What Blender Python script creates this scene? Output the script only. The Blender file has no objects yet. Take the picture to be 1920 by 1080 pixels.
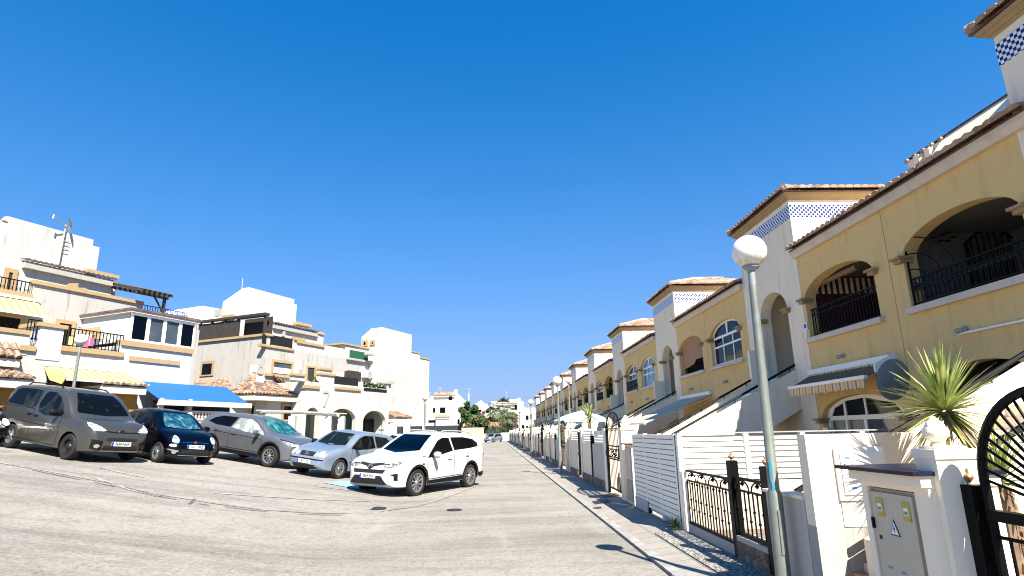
import bpy, bmesh, math, random
from math import sin, cos, pi, radians, atan2, sqrt
from mathutils import Vector, Matrix
from mathutils.geometry import delaunay_2d_cdt
from mathutils.bvhtree import BVHTree
random.seed(7)
scene = bpy.context.scene
# ---------------------------------------------------------------- camera
EYE = Vector((0, 0, 1.6)); FPX = 1099.46
PITCH, ROLL, YAW = radians(13.8087), radians(-1.1397), radians(2.0933)
cF = Vector((sin(YAW)*cos(PITCH), cos(YAW)*cos(PITCH), sin(PITCH)))
R0 = Vector((cos(YAW), -sin(YAW), 0)); U0 = R0.cross(cF)
cR = R0*cos(ROLL)+U0*sin(ROLL); cU = -R0*sin(ROLL)+U0*cos(ROLL)
cam_data = bpy.data.cameras.new("camera"); cam = bpy.data.objects.new("camera", cam_data)
scene.collection.objects.link(cam); scene.camera = cam
cam_data.sensor_width = 36; cam_data.lens = 36*FPX/1920; cam_data.clip_end = 3000; cam_data.clip_start = .05
cam.matrix_world = Matrix(((cR.x, cU.x, -cF.x, EYE.x), (cR.y, cU.y, -cF.y, EYE.y), (cR.z, cU.z, -cF.z, EYE.z), (0, 0, 0, 1)))
# ---------------------------------------------------------------- sky and sun
SUN_EL, SUN_AZ = radians(47.3), radians(159)      # azimuth measured from +Y towards +X
world = bpy.data.worlds.new("World"); scene.world = world; world.use_nodes = True
wn = world.node_tree; wn.nodes.clear()
sky = wn.nodes.new('ShaderNodeTexSky'); sky.sky_type = 'NISHITA'; sky.sun_disc = False
sky.sun_elevation = SUN_EL; sky.sun_rotation = SUN_AZ; sky.air_density = 1.0; sky.dust_density = .1; sky.ozone_density = 3.0
hs = wn.nodes.new('ShaderNodeHueSaturation'); hs.inputs['Saturation'].default_value = 1.5; hs.inputs['Value'].default_value = 1.28
bg = wn.nodes.new('ShaderNodeBackground'); bg.inputs['Strength'].default_value = .066
wo = wn.nodes.new('ShaderNodeOutputWorld')
tcw = wn.nodes.new('ShaderNodeTexCoord'); mpw = wn.nodes.new('ShaderNodeMapping'); mpw.inputs['Location'].default_value = (0, 0, .16); mpw.inputs['Scale'].default_value = (1, 1, .95)
wn.links.new(tcw.outputs['Generated'], mpw.inputs['Vector']); nrm = wn.nodes.new('ShaderNodeVectorMath'); nrm.operation = 'NORMALIZE'; wn.links.new(mpw.outputs[0], nrm.inputs[0]); wn.links.new(nrm.outputs[0], sky.inputs['Vector'])
wn.links.new(sky.outputs[0], hs.inputs['Color'])
sepw = wn.nodes.new('ShaderNodeSeparateXYZ'); wn.links.new(tcw.outputs['Generated'], sepw.inputs[0])
def wmath(op, a, b):
    n = wn.nodes.new('ShaderNodeMath'); n.operation = op; n.use_clamp = True
    for i, v in enumerate((a, b)):
        if isinstance(v, (int, float)): n.inputs[i].default_value = v
        else: wn.links.new(v, n.inputs[i])
    return n.outputs[0]
hz = wmath('POWER', wmath('SUBTRACT', 1.0, sepw.outputs[2]), 4.0)      # pale haze low in the sky
mxw = wn.nodes.new('ShaderNodeMix'); mxw.data_type = 'RGBA'; wn.links.new(hz, mxw.inputs[0]); wn.links.new(hs.outputs[0], mxw.inputs[6]); mxw.inputs[7].default_value = (2.3, 2.72, 3.85, 1)
wn.links.new(mxw.outputs[2], bg.inputs['Color']); wn.links.new(bg.outputs[0], wo.inputs['Surface'])
sd = bpy.data.lights.new("sun", 'SUN'); sd.energy = 4.8; sd.angle = radians(.5); sd.color = (1, .945, .85)
sun = bpy.data.objects.new("sun", sd); scene.collection.objects.link(sun)
sdir = Vector((sin(SUN_AZ)*cos(SUN_EL), cos(SUN_AZ)*cos(SUN_EL), sin(SUN_EL)))
sun.rotation_euler = sdir.to_track_quat('Z', 'Y').to_euler(); sun.location = (10, -20, 30)
scene.view_settings.view_transform = 'Standard'; scene.view_settings.look = 'None'
scene.view_settings.exposure = 1.6; scene.view_settings.gamma = 1
scene.cycles.filter_width = 1.05; scene.cycles.max_bounces = 6; scene.cycles.diffuse_bounces = 4; scene.cycles.glossy_bounces = 3
# ---------------------------------------------------------------- survey helpers: turn a sight line into a point on a known plane
def ray(px, py): return cF + cR*((px-960)/FPX) - cU*((py-540)/FPX)
def on_plane(px, py, O, n):
    r = ray(px, py); return EYE + r*((Vector(O)-EYE).dot(n)/r.dot(n))
def at_z(px, py, z):
    r = ray(px, py); return EYE + r*((z-EYE.z)/r.z)
def at_y(px, py, y): return on_plane(px, py, (0, y, 0), Vector((0, 1, 0)))
def at_x(px, py, x): return on_plane(px, py, (x, 0, 0), Vector((1, 0, 0)))
def ground_z(x, y):
    t = -x-2.2
    if t <= 0: return 0.0
    t = min(t, 22)
    z = .13*(t-.3) if t > .6 else .13*t*t/1.2*1.0*.5+0
    k = 1-min(1, max(0, (y-50)/45)); return max(z, 0)*k*k*(3-2*k)
def on_ground(px, py):
    r = ray(px, py); t = 3.0; prev = 0.0
    while t < 400:
        p = EYE+r*t
        if p.z < ground_z(p.x, p.y):
            for _ in range(30):
                m = (prev+t)/2; q = EYE+r*m
                if q.z < ground_z(q.x, q.y): t = m
                else: prev = m
            return EYE+r*t
        prev = t; t += .1
    return EYE+r*60
# ---------------------------------------------------------------- materials
TONE = dict(paint_white=.58, asphalt=.66, gutter=.64, kerb=.66, road_line=.56, paving=.85, gravel=.66, ochre=.70, shaded_ochre=.8, tiles=.66, tiles_old=.46, soil=.6, terracotta=.7, stone=.75, cream_wall=.62, pink_stucco=.72, beige_metal=.78, blue_paint=.66,
  blue_cloth=.72, green_cloth=.7, awning_yellow=.72, yellow_cloth=.6, pink_cloth=.6, leaf_dark=.6, leaf_mid=.55, leaf_yucca=1.05, leaf_dry=.6, flower_pink=.6, bark=.7, galv=.5, dish_grey=.8, wood=.6, wood_dark=.6,
  paint_silver=.72, paint_grey=.72, paint_bronze=.8, plate=.7, rim=.7, white_old=.80, beige_cloth=.9, lightblue_cloth=.8, sill=.92, lamp_glass=.8, glass_foil=.7, glass_white=.65, glass_teal=.7, globe=.95, black_panel=.3, tyre=.4, plastic=.35, black_metal=.5, paint_navy=.45, paint_black=.4, glass_dark=.2, glass_navy=.12, glass_grey=.6, glass_car=.35, glass_car_green=.6, fence_dark=.45, interior_dark=.6, iron=.5, hair=.5, ink=.5, tiles_dark=.6, rim_dark=.4)
def tone(name, c): return tuple(x*TONE.get(name, 1) for x in c)
M = {}
def nodes_of(name):
    m = bpy.data.materials.new(name); m.use_nodes = True; nt = m.node_tree
    b = nt.nodes['Principled BSDF']; return m, nt, b
def mix(nt, fac, a, b):
    n = nt.nodes.new('ShaderNodeMix'); n.data_type = 'RGBA'
    for s, v in ((0, fac), (6, a), (7, b)):
        if isinstance(v, bpy.types.NodeSocket): nt.links.new(v, n.inputs[s])
        elif s == 0: n.inputs[0].default_value = v
        else: n.inputs[s].default_value = (*v, 1) if len(v) == 3 else v
    return n.outputs[2]
def tex(nt, kind, scale, vec=None, **kw):
    n = nt.nodes.new('ShaderNodeTex'+kind)
    if kind != 'White': n.inputs['Scale'].default_value = scale
    for k, v in kw.items():
        if k in n.inputs: n.inputs[k].default_value = v
        else: setattr(n, k, v)
    if vec is not None: nt.links.new(vec, n.inputs['Vector'])
    return n
def coords(nt, scale=(1, 1, 1), which='Object'):
    tc = nt.nodes.new('ShaderNodeTexCoord'); mp = nt.nodes.new('ShaderNodeMapping'); mp.inputs['Scale'].default_value = scale
    nt.links.new(tc.outputs[which], mp.inputs['Vector']); return mp.outputs['Vector']
def ramp(nt, sock, stops):
    r = nt.nodes.new('ShaderNodeValToRGB'); e = r.color_ramp.elements
    while len(e) < len(stops): e.new(.5)
    for i, (p, c) in enumerate(stops):
        e[i].position = p; e[i].color = (*c, 1) if not isinstance(c, (int, float)) else (c, c, c, 1)
    nt.links.new(sock, r.inputs[0]); return r.outputs[0]
def bump(nt, b, sock, strength=.3, dist=.02):
    n = nt.nodes.new('ShaderNodeBump'); n.inputs['Strength'].default_value = strength; n.inputs['Distance'].default_value = dist
    nt.links.new(sock, n.inputs['Height']); nt.links.new(n.outputs[0], b.inputs['Normal'])
def plain(name, col, rough=.5, metal=0, spec=.5, noise=.0, scale=8, coat=0, bmp=0, bscale=60):
    col = tone(name, col)
    m, nt, b = nodes_of(name); b.inputs['Roughness'].default_value = rough; b.inputs['Metallic'].default_value = metal
    b.inputs['Specular IOR Level'].default_value = spec
    if coat: b.inputs['Coat Weight'].default_value = coat; b.inputs['Coat Roughness'].default_value = .03
    v = coords(nt)
    n = tex(nt, 'Noise', scale, v, Detail=5.0)
    c = ramp(nt, n.outputs['Fac'], [(.3, tuple(x*(1-noise) for x in col)), (.7, tuple(min(1, x*(1+noise*.6)) for x in col))])
    nt.links.new(c, b.inputs['Base Color'])
    if bmp:
        n2 = tex(nt, 'Noise', bscale, v, Detail=4.0); bump(nt, b, n2.outputs['Fac'], bmp, .01)
    M[name] = m; return m
def stucco(name, col, stain=(.45, .40, .33), amt=.35, grain=45, streak=True):
    col = tone(name, col); stain = tone(name, stain)
    m, nt, b = nodes_of(name); b.inputs['Roughness'].default_value = .93; b.inputs['Specular IOR Level'].default_value = .2
    v = coords(nt); vs = coords(nt, (2.2, 2.2, .35))
    big = tex(nt, 'Noise', .7, v, Detail=6.0); st = tex(nt, 'Noise', 1.6, vs, Detail=7.0, Roughness=.65)
    f1 = ramp(nt, st.outputs['Fac'], [(.53, 0.0), (.70, amt)]); sp = tex(nt, 'Noise', 5.5, coords(nt, (1, 1, 2.2)), Detail=8.0, Roughness=.8)
    f3 = ramp(nt, sp.outputs['Fac'], [(.60, 0.0), (.70, min(1, amt*1.1))])
    f2 = ramp(nt, big.outputs['Fac'], [(.42, 0.0), (.8, amt*.6)])
    c = mix(nt, f1, col, stain); c = mix(nt, f3, c, tuple(x*.55 for x in stain)); c = mix(nt, f2, c, tuple(x*.82 for x in col))
    nt.links.new(c, b.inputs['Base Color'])
    g = tex(nt, 'Noise', grain, v, Detail=6.0, Roughness=.7); g2 = tex(nt, 'Noise', 6, v, Detail=3.0)
    a = nt.nodes.new('ShaderNodeMath'); a.operation = 'ADD'; nt.links.new(g.outputs['Fac'], a.inputs[0]); nt.links.new(g2.outputs['Fac'], a.inputs[1])
    bump(nt, b, a.outputs[0], .35, .012)
    M[name] = m; return m
stucco('white', (0.836, 0.715, 0.533), (.42, .37, .30), .5)
stucco('white_clean', (0.88, 0.765, 0.588), (.62, .60, .56), .12)
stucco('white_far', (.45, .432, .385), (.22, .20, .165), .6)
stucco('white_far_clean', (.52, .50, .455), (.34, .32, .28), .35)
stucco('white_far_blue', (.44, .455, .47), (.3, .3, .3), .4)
stucco('white_old', (.47, .445, .40), (.24, .21, .165), .9)
stucco('white_blue', (0.762, 0.78, 0.763), (.50, .52, .54), .25)
stucco('yellow', (.71, .49, .205), (.42, .27, .11), .55)
stucco('ochre', (.50, .35, .18), (.36, .22, .09), .45)
stucco('grey_plaster', (0.55, 0.49, 0.403), (.33, .32, .31), .4)
stucco('sill', (0.682, 0.58, 0.445), (.40, .36, .31), .4)
stucco('cream_wall', (.72, .62, .42), (.45, .38, .25), .5)
stucco('pink_stucco', (.66, .56, .46), (.42, .34, .27), .4)
def tiles(name, cols):
    cols = [tone(name, c) for c in cols]
    m, nt, b = nodes_of(name); b.inputs['Roughness'].default_value = .85
    v = coords(nt, (4.2, 4.2, 4.2)); w = tex(nt, 'Voronoi', 1.0, v); n = tex(nt, 'Noise', 3, coords(nt), Detail=6.0)
    c = ramp(nt, w.outputs['Color'], [(0, cols[0]), (.35, cols[1]), (.65, cols[2]), (1, cols[3])])
    f = ramp(nt, n.outputs['Fac'], [(.5, 0.0), (.75, .5)])
    nt.links.new(mix(nt, f, c, cols[3]), b.inputs['Base Color'])
    g = tex(nt, 'Noise', 40, coords(nt), Detail=4.0); bump(nt, b, g.outputs['Fac'], .3, .01); M[name] = m
tiles('tiles', [(.34, .17, .10), (.48, .28, .17), (.60, .42, .29), (.66, .54, .42)])
tiles('tiles_old', [(.13, .065, .04), (.36, .20, .12), (.50, .33, .21), (.66, .53, .38)])
tiles('tiles_dark', [(.10, .06, .05), (.16, .10, .08), (.20, .13, .11), (.28, .2, .17)])
def checker(name, a, b_, sc):
    m, nt, b = nodes_of(name); b.inputs['Roughness'].default_value = .25
    v = coords(nt, (1, 1, 1)); sep = nt.nodes.new('ShaderNodeSeparateXYZ'); nt.links.new(v, sep.inputs[0])
    ad = nt.nodes.new('ShaderNodeMath'); ad.operation = 'ADD'; nt.links.new(sep.outputs[0], ad.inputs[0]); nt.links.new(sep.outputs[1], ad.inputs[1])
    cb = nt.nodes.new('ShaderNodeCombineXYZ'); nt.links.new(ad.outputs[0], cb.inputs[0]); nt.links.new(sep.outputs[2], cb.inputs[1]); cb.inputs[2].default_value = .013
    c = nt.nodes.new('ShaderNodeTexChecker'); c.inputs['Scale'].default_value = sc; c.inputs['Color1'].default_value = (*a, 1); c.inputs['Color2'].default_value = (*b_, 1)
    nt.links.new(cb.outputs[0], c.inputs['Vector']); nt.links.new(c.outputs[0], b.inputs['Base Color']); M[name] = m
checker('checker', (.012, .014, .10), (.80, .80, .80), 17.0)
def stripes(name, a, b_, sc, axis=0, third=None):
    a, b_ = tone(name, a), tone(name, b_)
    m, nt, b = nodes_of(name); b.inputs['Roughness'].default_value = .9
    v = coords(nt); sep = nt.nodes.new('ShaderNodeSeparateXYZ'); nt.links.new(v, sep.inputs[0])
    mu = nt.nodes.new('ShaderNodeMath'); mu.operation = 'MULTIPLY'; mu.inputs[1].default_value = sc; nt.links.new(sep.outputs[axis], mu.inputs[0])
    fr = nt.nodes.new('ShaderNodeMath'); fr.operation = 'FRACT'; nt.links.new(mu.outputs[0], fr.inputs[0])
    st = [(0, a), (.49, a), (.5, b_), (1, b_)] if third is None else [(0, a), (.45, a), (.46, b_), (.6, b_), (.61, third), (.8, third), (.81, b_)]
    nt.links.new(ramp(nt, fr.outputs[0], st), b.inputs['Base Color'])
    b.inputs['Transmission Weight'].default_value = 0; M[name] = m
stripes('awning_yellow', (.58, .40, .11), (.56, .49, .34), 3.2)
stripes('awning_brown', (.66, .44, .17), (.74, .60, .38), 3.6, 0, (.24, .21, .16))
stripes('curtain', (.34, .36, .28), (.26, .28, .22), 9.0)
stripes('corrugated', (.15, .12, .11), (.7, .66, .62), 4.0)
def mosaic(name):
    m, nt, b = nodes_of(name); b.inputs['Roughness'].default_value = .3
    v = coords(nt); c = tex(nt, 'Voronoi', 26, v, distance='CHEBYCHEV'); r = ramp(nt, c.outputs['Distance'], [(0, (.05, .05, .12)), (.28, (.05, .05, .12)), (.3, (.75, .72, .68)), (.55, (.45, .22, .12)), (.7, (.1, .2, .12))])
    nt.links.new(r, b.inputs['Base Color']); M[name] = m
mosaic('mosaic')
def asphalt():
    m, nt, b = nodes_of('asphalt'); b.inputs['Roughness'].default_value = .88; b.inputs['Specular IOR Level'].default_value = .3
    v = coords(nt)
    big = tex(nt, 'Noise', .22, v, Detail=8.0, Roughness=.6); st = tex(nt, 'Noise', .45, coords(nt, (.30, 1.8, 1)), Detail=9.0, Roughness=.72, Distortion=.5)
    st2 = tex(nt, 'Noise', .6, coords(nt, (1.7, .25, 1)), Detail=8.0, Roughness=.7); ms = tex(nt, 'Noise', 3.2, v, Detail=8.0, Roughness=.75)
    fine = tex(nt, 'Noise', 16, v, Detail=9.0, Roughness=.9); oil = tex(nt, 'Noise', .8, v, Detail=3.0)
    c = ramp(nt, big.outputs['Fac'], [(.3, (0.218, 0.198, 0.165)), (.7, (0.284, 0.261, 0.221))])
    c = mix(nt, ramp(nt, st.outputs['Fac'], [(.47, 0.0), (.64, .8)]), c, (0.132, 0.117, 0.0957))
    c = mix(nt, ramp(nt, st2.outputs['Fac'], [(.52, 0.0), (.72, .55)]), c, (0.33, 0.31, 0.271))
    c = mix(nt, ramp(nt, ms.outputs['Fac'], [(.48, 0.0), (.7, .65)]), c, (0.145, 0.132, 0.109))
    c = mix(nt, ramp(nt, oil.outputs['Fac'], [(.66, 0.0), (.80, .7)]), c, (0.099, 0.0891, 0.0726))
    c = mix(nt, ramp(nt, fine.outputs['Fac'], [(.36, .95), (.48, 0.0), (.66, 0.0)]), c, (0.0594, 0.0528, 0.0429))
    c = mix(nt, ramp(nt, fine.outputs['Fac'], [(.53, 0.0), (.68, .8)]), c, (0.436, 0.409, 0.363))
    nt.links.new(c, b.inputs['Base Color']); bump(nt, b, fine.outputs['Fac'], .7, .015); M['asphalt'] = m
asphalt()
def paving():
    m, nt, b = nodes_of('paving'); b.inputs['Roughness'].default_value = .85
    v = coords(nt); br = nt.nodes.new('ShaderNodeTexBrick'); nt.links.new(v, br.inputs['Vector']); br.offset = 0.0
    br.inputs['Scale'].default_value = 2.5; br.inputs['Brick Width'].default_value = 1.0; br.inputs['Row Height'].default_value = 1.0; br.inputs['Mortar Size'].default_value = .02
    br.inputs['Color1'].default_value = (0.277, 0.247, 0.211, 1); br.inputs['Color2'].default_value = (0.238, 0.211, 0.178, 1); br.inputs['Mortar'].default_value = (0.106, 0.0924, 0.0792, 1)
    n = tex(nt, 'Noise', 5, v, Detail=7.0, Roughness=.7)
    c = mix(nt, ramp(nt, n.outputs['Fac'], [(.45, 0.0), (.7, .5)]), br.outputs[0], (0.145, 0.129, 0.109)); nt.links.new(c, b.inputs['Base Color'])
    f = tex(nt, 'Noise', 60, v, Detail=4.0); bump(nt, b, f.outputs['Fac'], .3, .01); M['paving'] = m
paving()
stucco('shaded_ochre', (.40, .22, .05), (.25, .14, .04), .3)  # darker ochre, shade under the porch roof is mixed into the colour
stucco('shaded_white', (.46, .46, .45), (.36, .36, .35), .3)  # white stucco greyed, the side wall's shade is put into the colour
plain('awning_under', (.15, .095, .045), .9)
plain('skin', (.25, .12, .07), .6)
plain('hair', (.012, .009, .008), .7)
plain('shirt', (.10, .05, .05), .9)
plain('joint', (.30, .20, .10), .9)
plain('kerb', (.40, .375, .34), .9, noise=.3, scale=6, bmp=.4)
plain('gutter', (.37, .345, .30), .9, noise=.35, scale=3, bmp=.3)
plain('road_line', (.50, .49, .46), .8, noise=.35, scale=5)
plain('blue_paint', (.30, .56, .66), .8, noise=.2, scale=5)
plain('patch_dark', (.10, .09, .08), .9, noise=.4, scale=10, bmp=.4)
plain('iron', (.06, .055, .05), .6, noise=.3, metal=.3)
plain('black_metal', (.006, .006, .006), .5, noise=.2, spec=.12)
plain('black_panel', (.008, .008, .009), .7, noise=.2)
plain('galv', (0.42, 0.45, 0.378), .45, metal=.4, noise=.15, scale=12)
plain('teal_scuff', (.03, .30, .36), .6, noise=.3)
plain('globe', (0.892, 0.83, 0.671), .25, noise=.05, scale=2)
def dirty_globe():
    m, nt, b = nodes_of('globe'); b.inputs['Roughness'].default_value = .25
    v = coords(nt); sep = nt.nodes.new('ShaderNodeSeparateXYZ'); nt.links.new(v, sep.inputs[0]); n = tex(nt, 'Noise', 22, coords(nt, (1, 1, .12)), Detail=5.0)
    mr = nt.nodes.new('ShaderNodeMapRange'); nt.links.new(sep.outputs[2], mr.inputs[0]); mr.inputs[1].default_value = 3.38; mr.inputs[2].default_value = 3.2
    mu = nt.nodes.new('ShaderNodeMath'); mu.operation = 'MULTIPLY'; nt.links.new(mr.outputs[0], mu.inputs[0]); nt.links.new(ramp(nt, n.outputs['Fac'], [(.35, 0.15), (.65, 1.0)]), mu.inputs[1])
    nt.links.new(mix(nt, mu.outputs[0], (.84, .80, .70), (.42, .36, .27)), b.inputs['Base Color']); M['globe'] = m
dirty_globe()
plain('bronze', (.42, .22, .10), .4, metal=.5, noise=.2)
plain('louvre', (0.861, 0.82, 0.705), .5, noise=.04)
plain('pvc', (0.882, 0.84, 0.722), .35, noise=.04)
plain('navy_tile', (.012, .013, .03), .4, noise=.3, scale=30, spec=.2)
plain('beige_metal', (.62, .55, .42), .5, noise=.1, scale=4)
plain('beige_edge', (.36, .31, .24), .6, noise=.2)
plain('sticker_y', (.45, .35, .06), .5, noise=.1)
plain('sticker_w', (.8, .8, .8), .5)
plain('sticker_b', (.10, .25, .35), .5)
plain('ink', (.02, .02, .02), .6)
plain('terracotta', (.48, .25, .13), .6, noise=.2)
plain('wood_dark', (.06, .045, .035), .7, noise=.4, scale=10)
plain('wood', (.30, .19, .10), .7, noise=.3, scale=10)
plain('reed', (.40, .22, .11), .85, noise=.35, scale=25, bmp=.6, bscale=80)
plain('grey_metal', (0.347, 0.33, 0.284), .5, noise=.15)
plain('dish_grey', (.27, .30, .30), .5, noise=.08)
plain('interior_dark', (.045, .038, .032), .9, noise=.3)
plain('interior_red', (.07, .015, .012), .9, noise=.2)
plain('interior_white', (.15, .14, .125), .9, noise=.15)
plain('green_cloth', (.01, .11, .05), .8, noise=.2, scale=20)
plain('green_door', (.14, .30, .20), .6, noise=.15)
plain('blue_cloth', (.006, .12, .62), .8, noise=.06, scale=2)
plain('beige_cloth', (.62, .50, .36), .9, noise=.1)
plain('lightblue_cloth', (.45, .62, .74), .9, noise=.1)
plain('pink_cloth', (.7, .15, .3), .9, noise=.2)
plain('yellow_cloth', (.7, .68, .3), .9, noise=.2)
plain('fence_dark', (.015, .035, .045), .7, noise=.2)
plain('soil', (.32, .24, .17), .95, noise=.5, scale=12, bmp=.6)
def stonew():
    m, nt, b = nodes_of('stone'); b.inputs['Roughness'].default_value = .85
    v = coords(nt); c = tex(nt, 'Voronoi', 9, v); d = nt.nodes.new('ShaderNodeTexVoronoi'); d.feature = 'DISTANCE_TO_EDGE'; d.inputs['Scale'].default_value = 9; nt.links.new(v, d.inputs['Vector'])
    r = ramp(nt, c.outputs['Color'], [(0, (0.0975, 0.06, 0.0375)), (.4, (0.18, 0.112, 0.075)), (.7, (0.255, 0.188, 0.135)), (1, (0.128, 0.0975, 0.0825))])
    nt.links.new(mix(nt, ramp(nt, d.outputs['Distance'], [(0, 1.0), (.08, 0.0)]), r, (0.0675, 0.0562, 0.045)), b.inputs['Base Color']); bump(nt, b, d.outputs['Distance'], .8, .05); M['stone'] = m
stonew()
def gravel():
    m, nt, b = nodes_of('gravel'); b.inputs['Roughness'].default_value = .9
    v = coords(nt); c = tex(nt, 'Voronoi', 28, v); r = ramp(nt, c.outputs['Color'], [(0, (0.0792, 0.066, 0.0528)), (.5, (0.224, 0.205, 0.178)), (1, (0.409, 0.383, 0.343))])
    nt.links.new(r, b.inputs['Base Color']); bump(nt, b, c.outputs['Distance'], 1, .03); M['gravel'] = m
gravel()
def leafm(name, a, b_, tip=None, rough=.5):
    a, b_ = tone(name, a), tone(name, b_)
    m, nt, b = nodes_of(name); b.inputs['Roughness'].default_value = rough
    v = coords(nt); n = tex(nt, 'Noise', 7, v, Detail=3.0); nt.links.new(ramp(nt, n.outputs['Fac'], [(.35, a), (.65, b_)]), b.inputs['Base Color'])
    b.inputs['Subsurface Weight'].default_value = 0; M[name] = m
leafm('leaf_dark', (.025, .06, .015), (.07, .13, .03)); leafm('leaf_mid', (.06, .12, .02), (.16, .22, .06)); leafm('leaf_yucca', (.13, .19, .03), (.42, .44, .14), rough=.4)
leafm('leaf_dry', (.20, .11, .04), (.34, .22, .10)); leafm('flower_pink', (.35, .02, .10), (.55, .06, .2)); leafm('bark', (.16, .10, .06), (.34, .24, .15), rough=.9)
def glass(name, col, rough=.06, spec=.16):
    col = tone(name, col)
    m, nt, b = nodes_of(name); b.inputs['Roughness'].default_value = rough; b.inputs['Specular IOR Level'].default_value = spec
    n = tex(nt, 'Noise', 1.5, coords(nt), Detail=2.0)
    nt.links.new(ramp(nt, n.outputs['Fac'], [(.3, tuple(x*.7 for x in col)), (.7, tuple(min(1, x*1.3) for x in col))]), b.inputs['Base Color']); M[name] = m
glass('glass_dark', (.012, .014, .016)); glass('glass_navy', (.003, .012, .035)); glass('glass_grey', (.08, .10, .12), .04, .5); glass('glass_sky', (.07, .17, .28), .04, .6)
def shade_glass(name, cols, sc=5):
    cols = [tone(name, c) for c in cols]
    m, nt, b = nodes_of(name); b.inputs['Roughness'].default_value = .12; b.inputs['Specular IOR Level'].default_value = .12
    n = tex(nt, 'Noise', sc, coords(nt, (1, 1, .6)), Detail=3.0, Distortion=1.2); nt.links.new(ramp(nt, n.outputs['Fac'], [(.3, cols[0]), (.45, cols[1]), (.55, cols[2]), (.72, cols[3])]), b.inputs['Base Color']); M[name] = m
shade_glass('glass_foil', [(.004, .03, .06), (.008, .06, .10), (.02, .10, .15), (.20, .28, .31)], 4)
shade_glass('glass_white', [(.22, .26, .24), (.30, .34, .32), (.62, .60, .56), (.72, .68, .62)], 3)
shade_glass('glass_teal', [(.008, .06, .07), (.015, .10, .11), (.05, .2, .19), (.16, .32, .28)], 2.5)
def seethru(name, a, b_, sc=3):
    shade_glass(name, [a, a, a, b_], sc)
seethru('glass_car', (.006, .008, .009), (.05, .07, .055), 2); seethru('glass_car_green', (.008, .014, .013), (.20, .30, .25), 1.6)
def paint(name, col, metal=.0, rough=.35, coat=.8):
    col = tone(name, col)
    m, nt, b = nodes_of(name); b.inputs['Base Color'].default_value = (*col, 1); b.inputs['Metallic'].default_value = metal; b.inputs['Roughness'].default_value = rough
    b.inputs['Coat Weight'].default_value = coat; b.inputs['Specular IOR Level'].default_value = .25; b.inputs['Coat Roughness'].default_value = .04
    n = tex(nt, 'Noise', 2.5, coords(nt), Detail=4.0); nt.links.new(ramp(nt, n.outputs['Fac'], [(.3, tuple(x*.9 for x in col)), (.7, tuple(min(1, x*1.06) for x in col))]), b.inputs['Base Color'])
    M[name] = m
paint('paint_white', (.80, .80, .80)); paint('paint_bronze', (.115, .108, .09), .65, .33, .5); paint('paint_navy', (.0004, .0006, .006), 0, .3, .22); paint('paint_black', (.003, .003, .004), 0, .3)
paint('paint_grey', (.22, .225, .235), .6, .38); paint('paint_silver', (.33, .40, .48), .5, .38)
plain('tyre', (.018, .017, .016), .8, noise=.3); plain('rim', (.55, .55, .55), .3, metal=.8, noise=.1); plain('rim_dark', (.05, .045, .04), .5, metal=.3)
plain('chrome', (.75, .75, .76), .12, metal=1.0); plain('plastic', (.012, .012, .012), .6, noise=.1, spec=.2); plain('plate', (.78, .78, .78), .4); plain('plate_blue', (.01, .04, .35), .4)
shade_glass('lamp_glass', [(.10, .10, .10), (.32, .33, .34), (.55, .56, .58), (.8, .81, .83)], 14); shade_glass('lamp_smoke', [(.03, .03, .03), (.12, .12, .11), (.25, .24, .22), (.5, .5, .48)], 14)
plain('red_lens', (.35, .01, .01), .15); plain('skirt_silver', (.5, .5, .5), .35, metal=.4)
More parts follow.
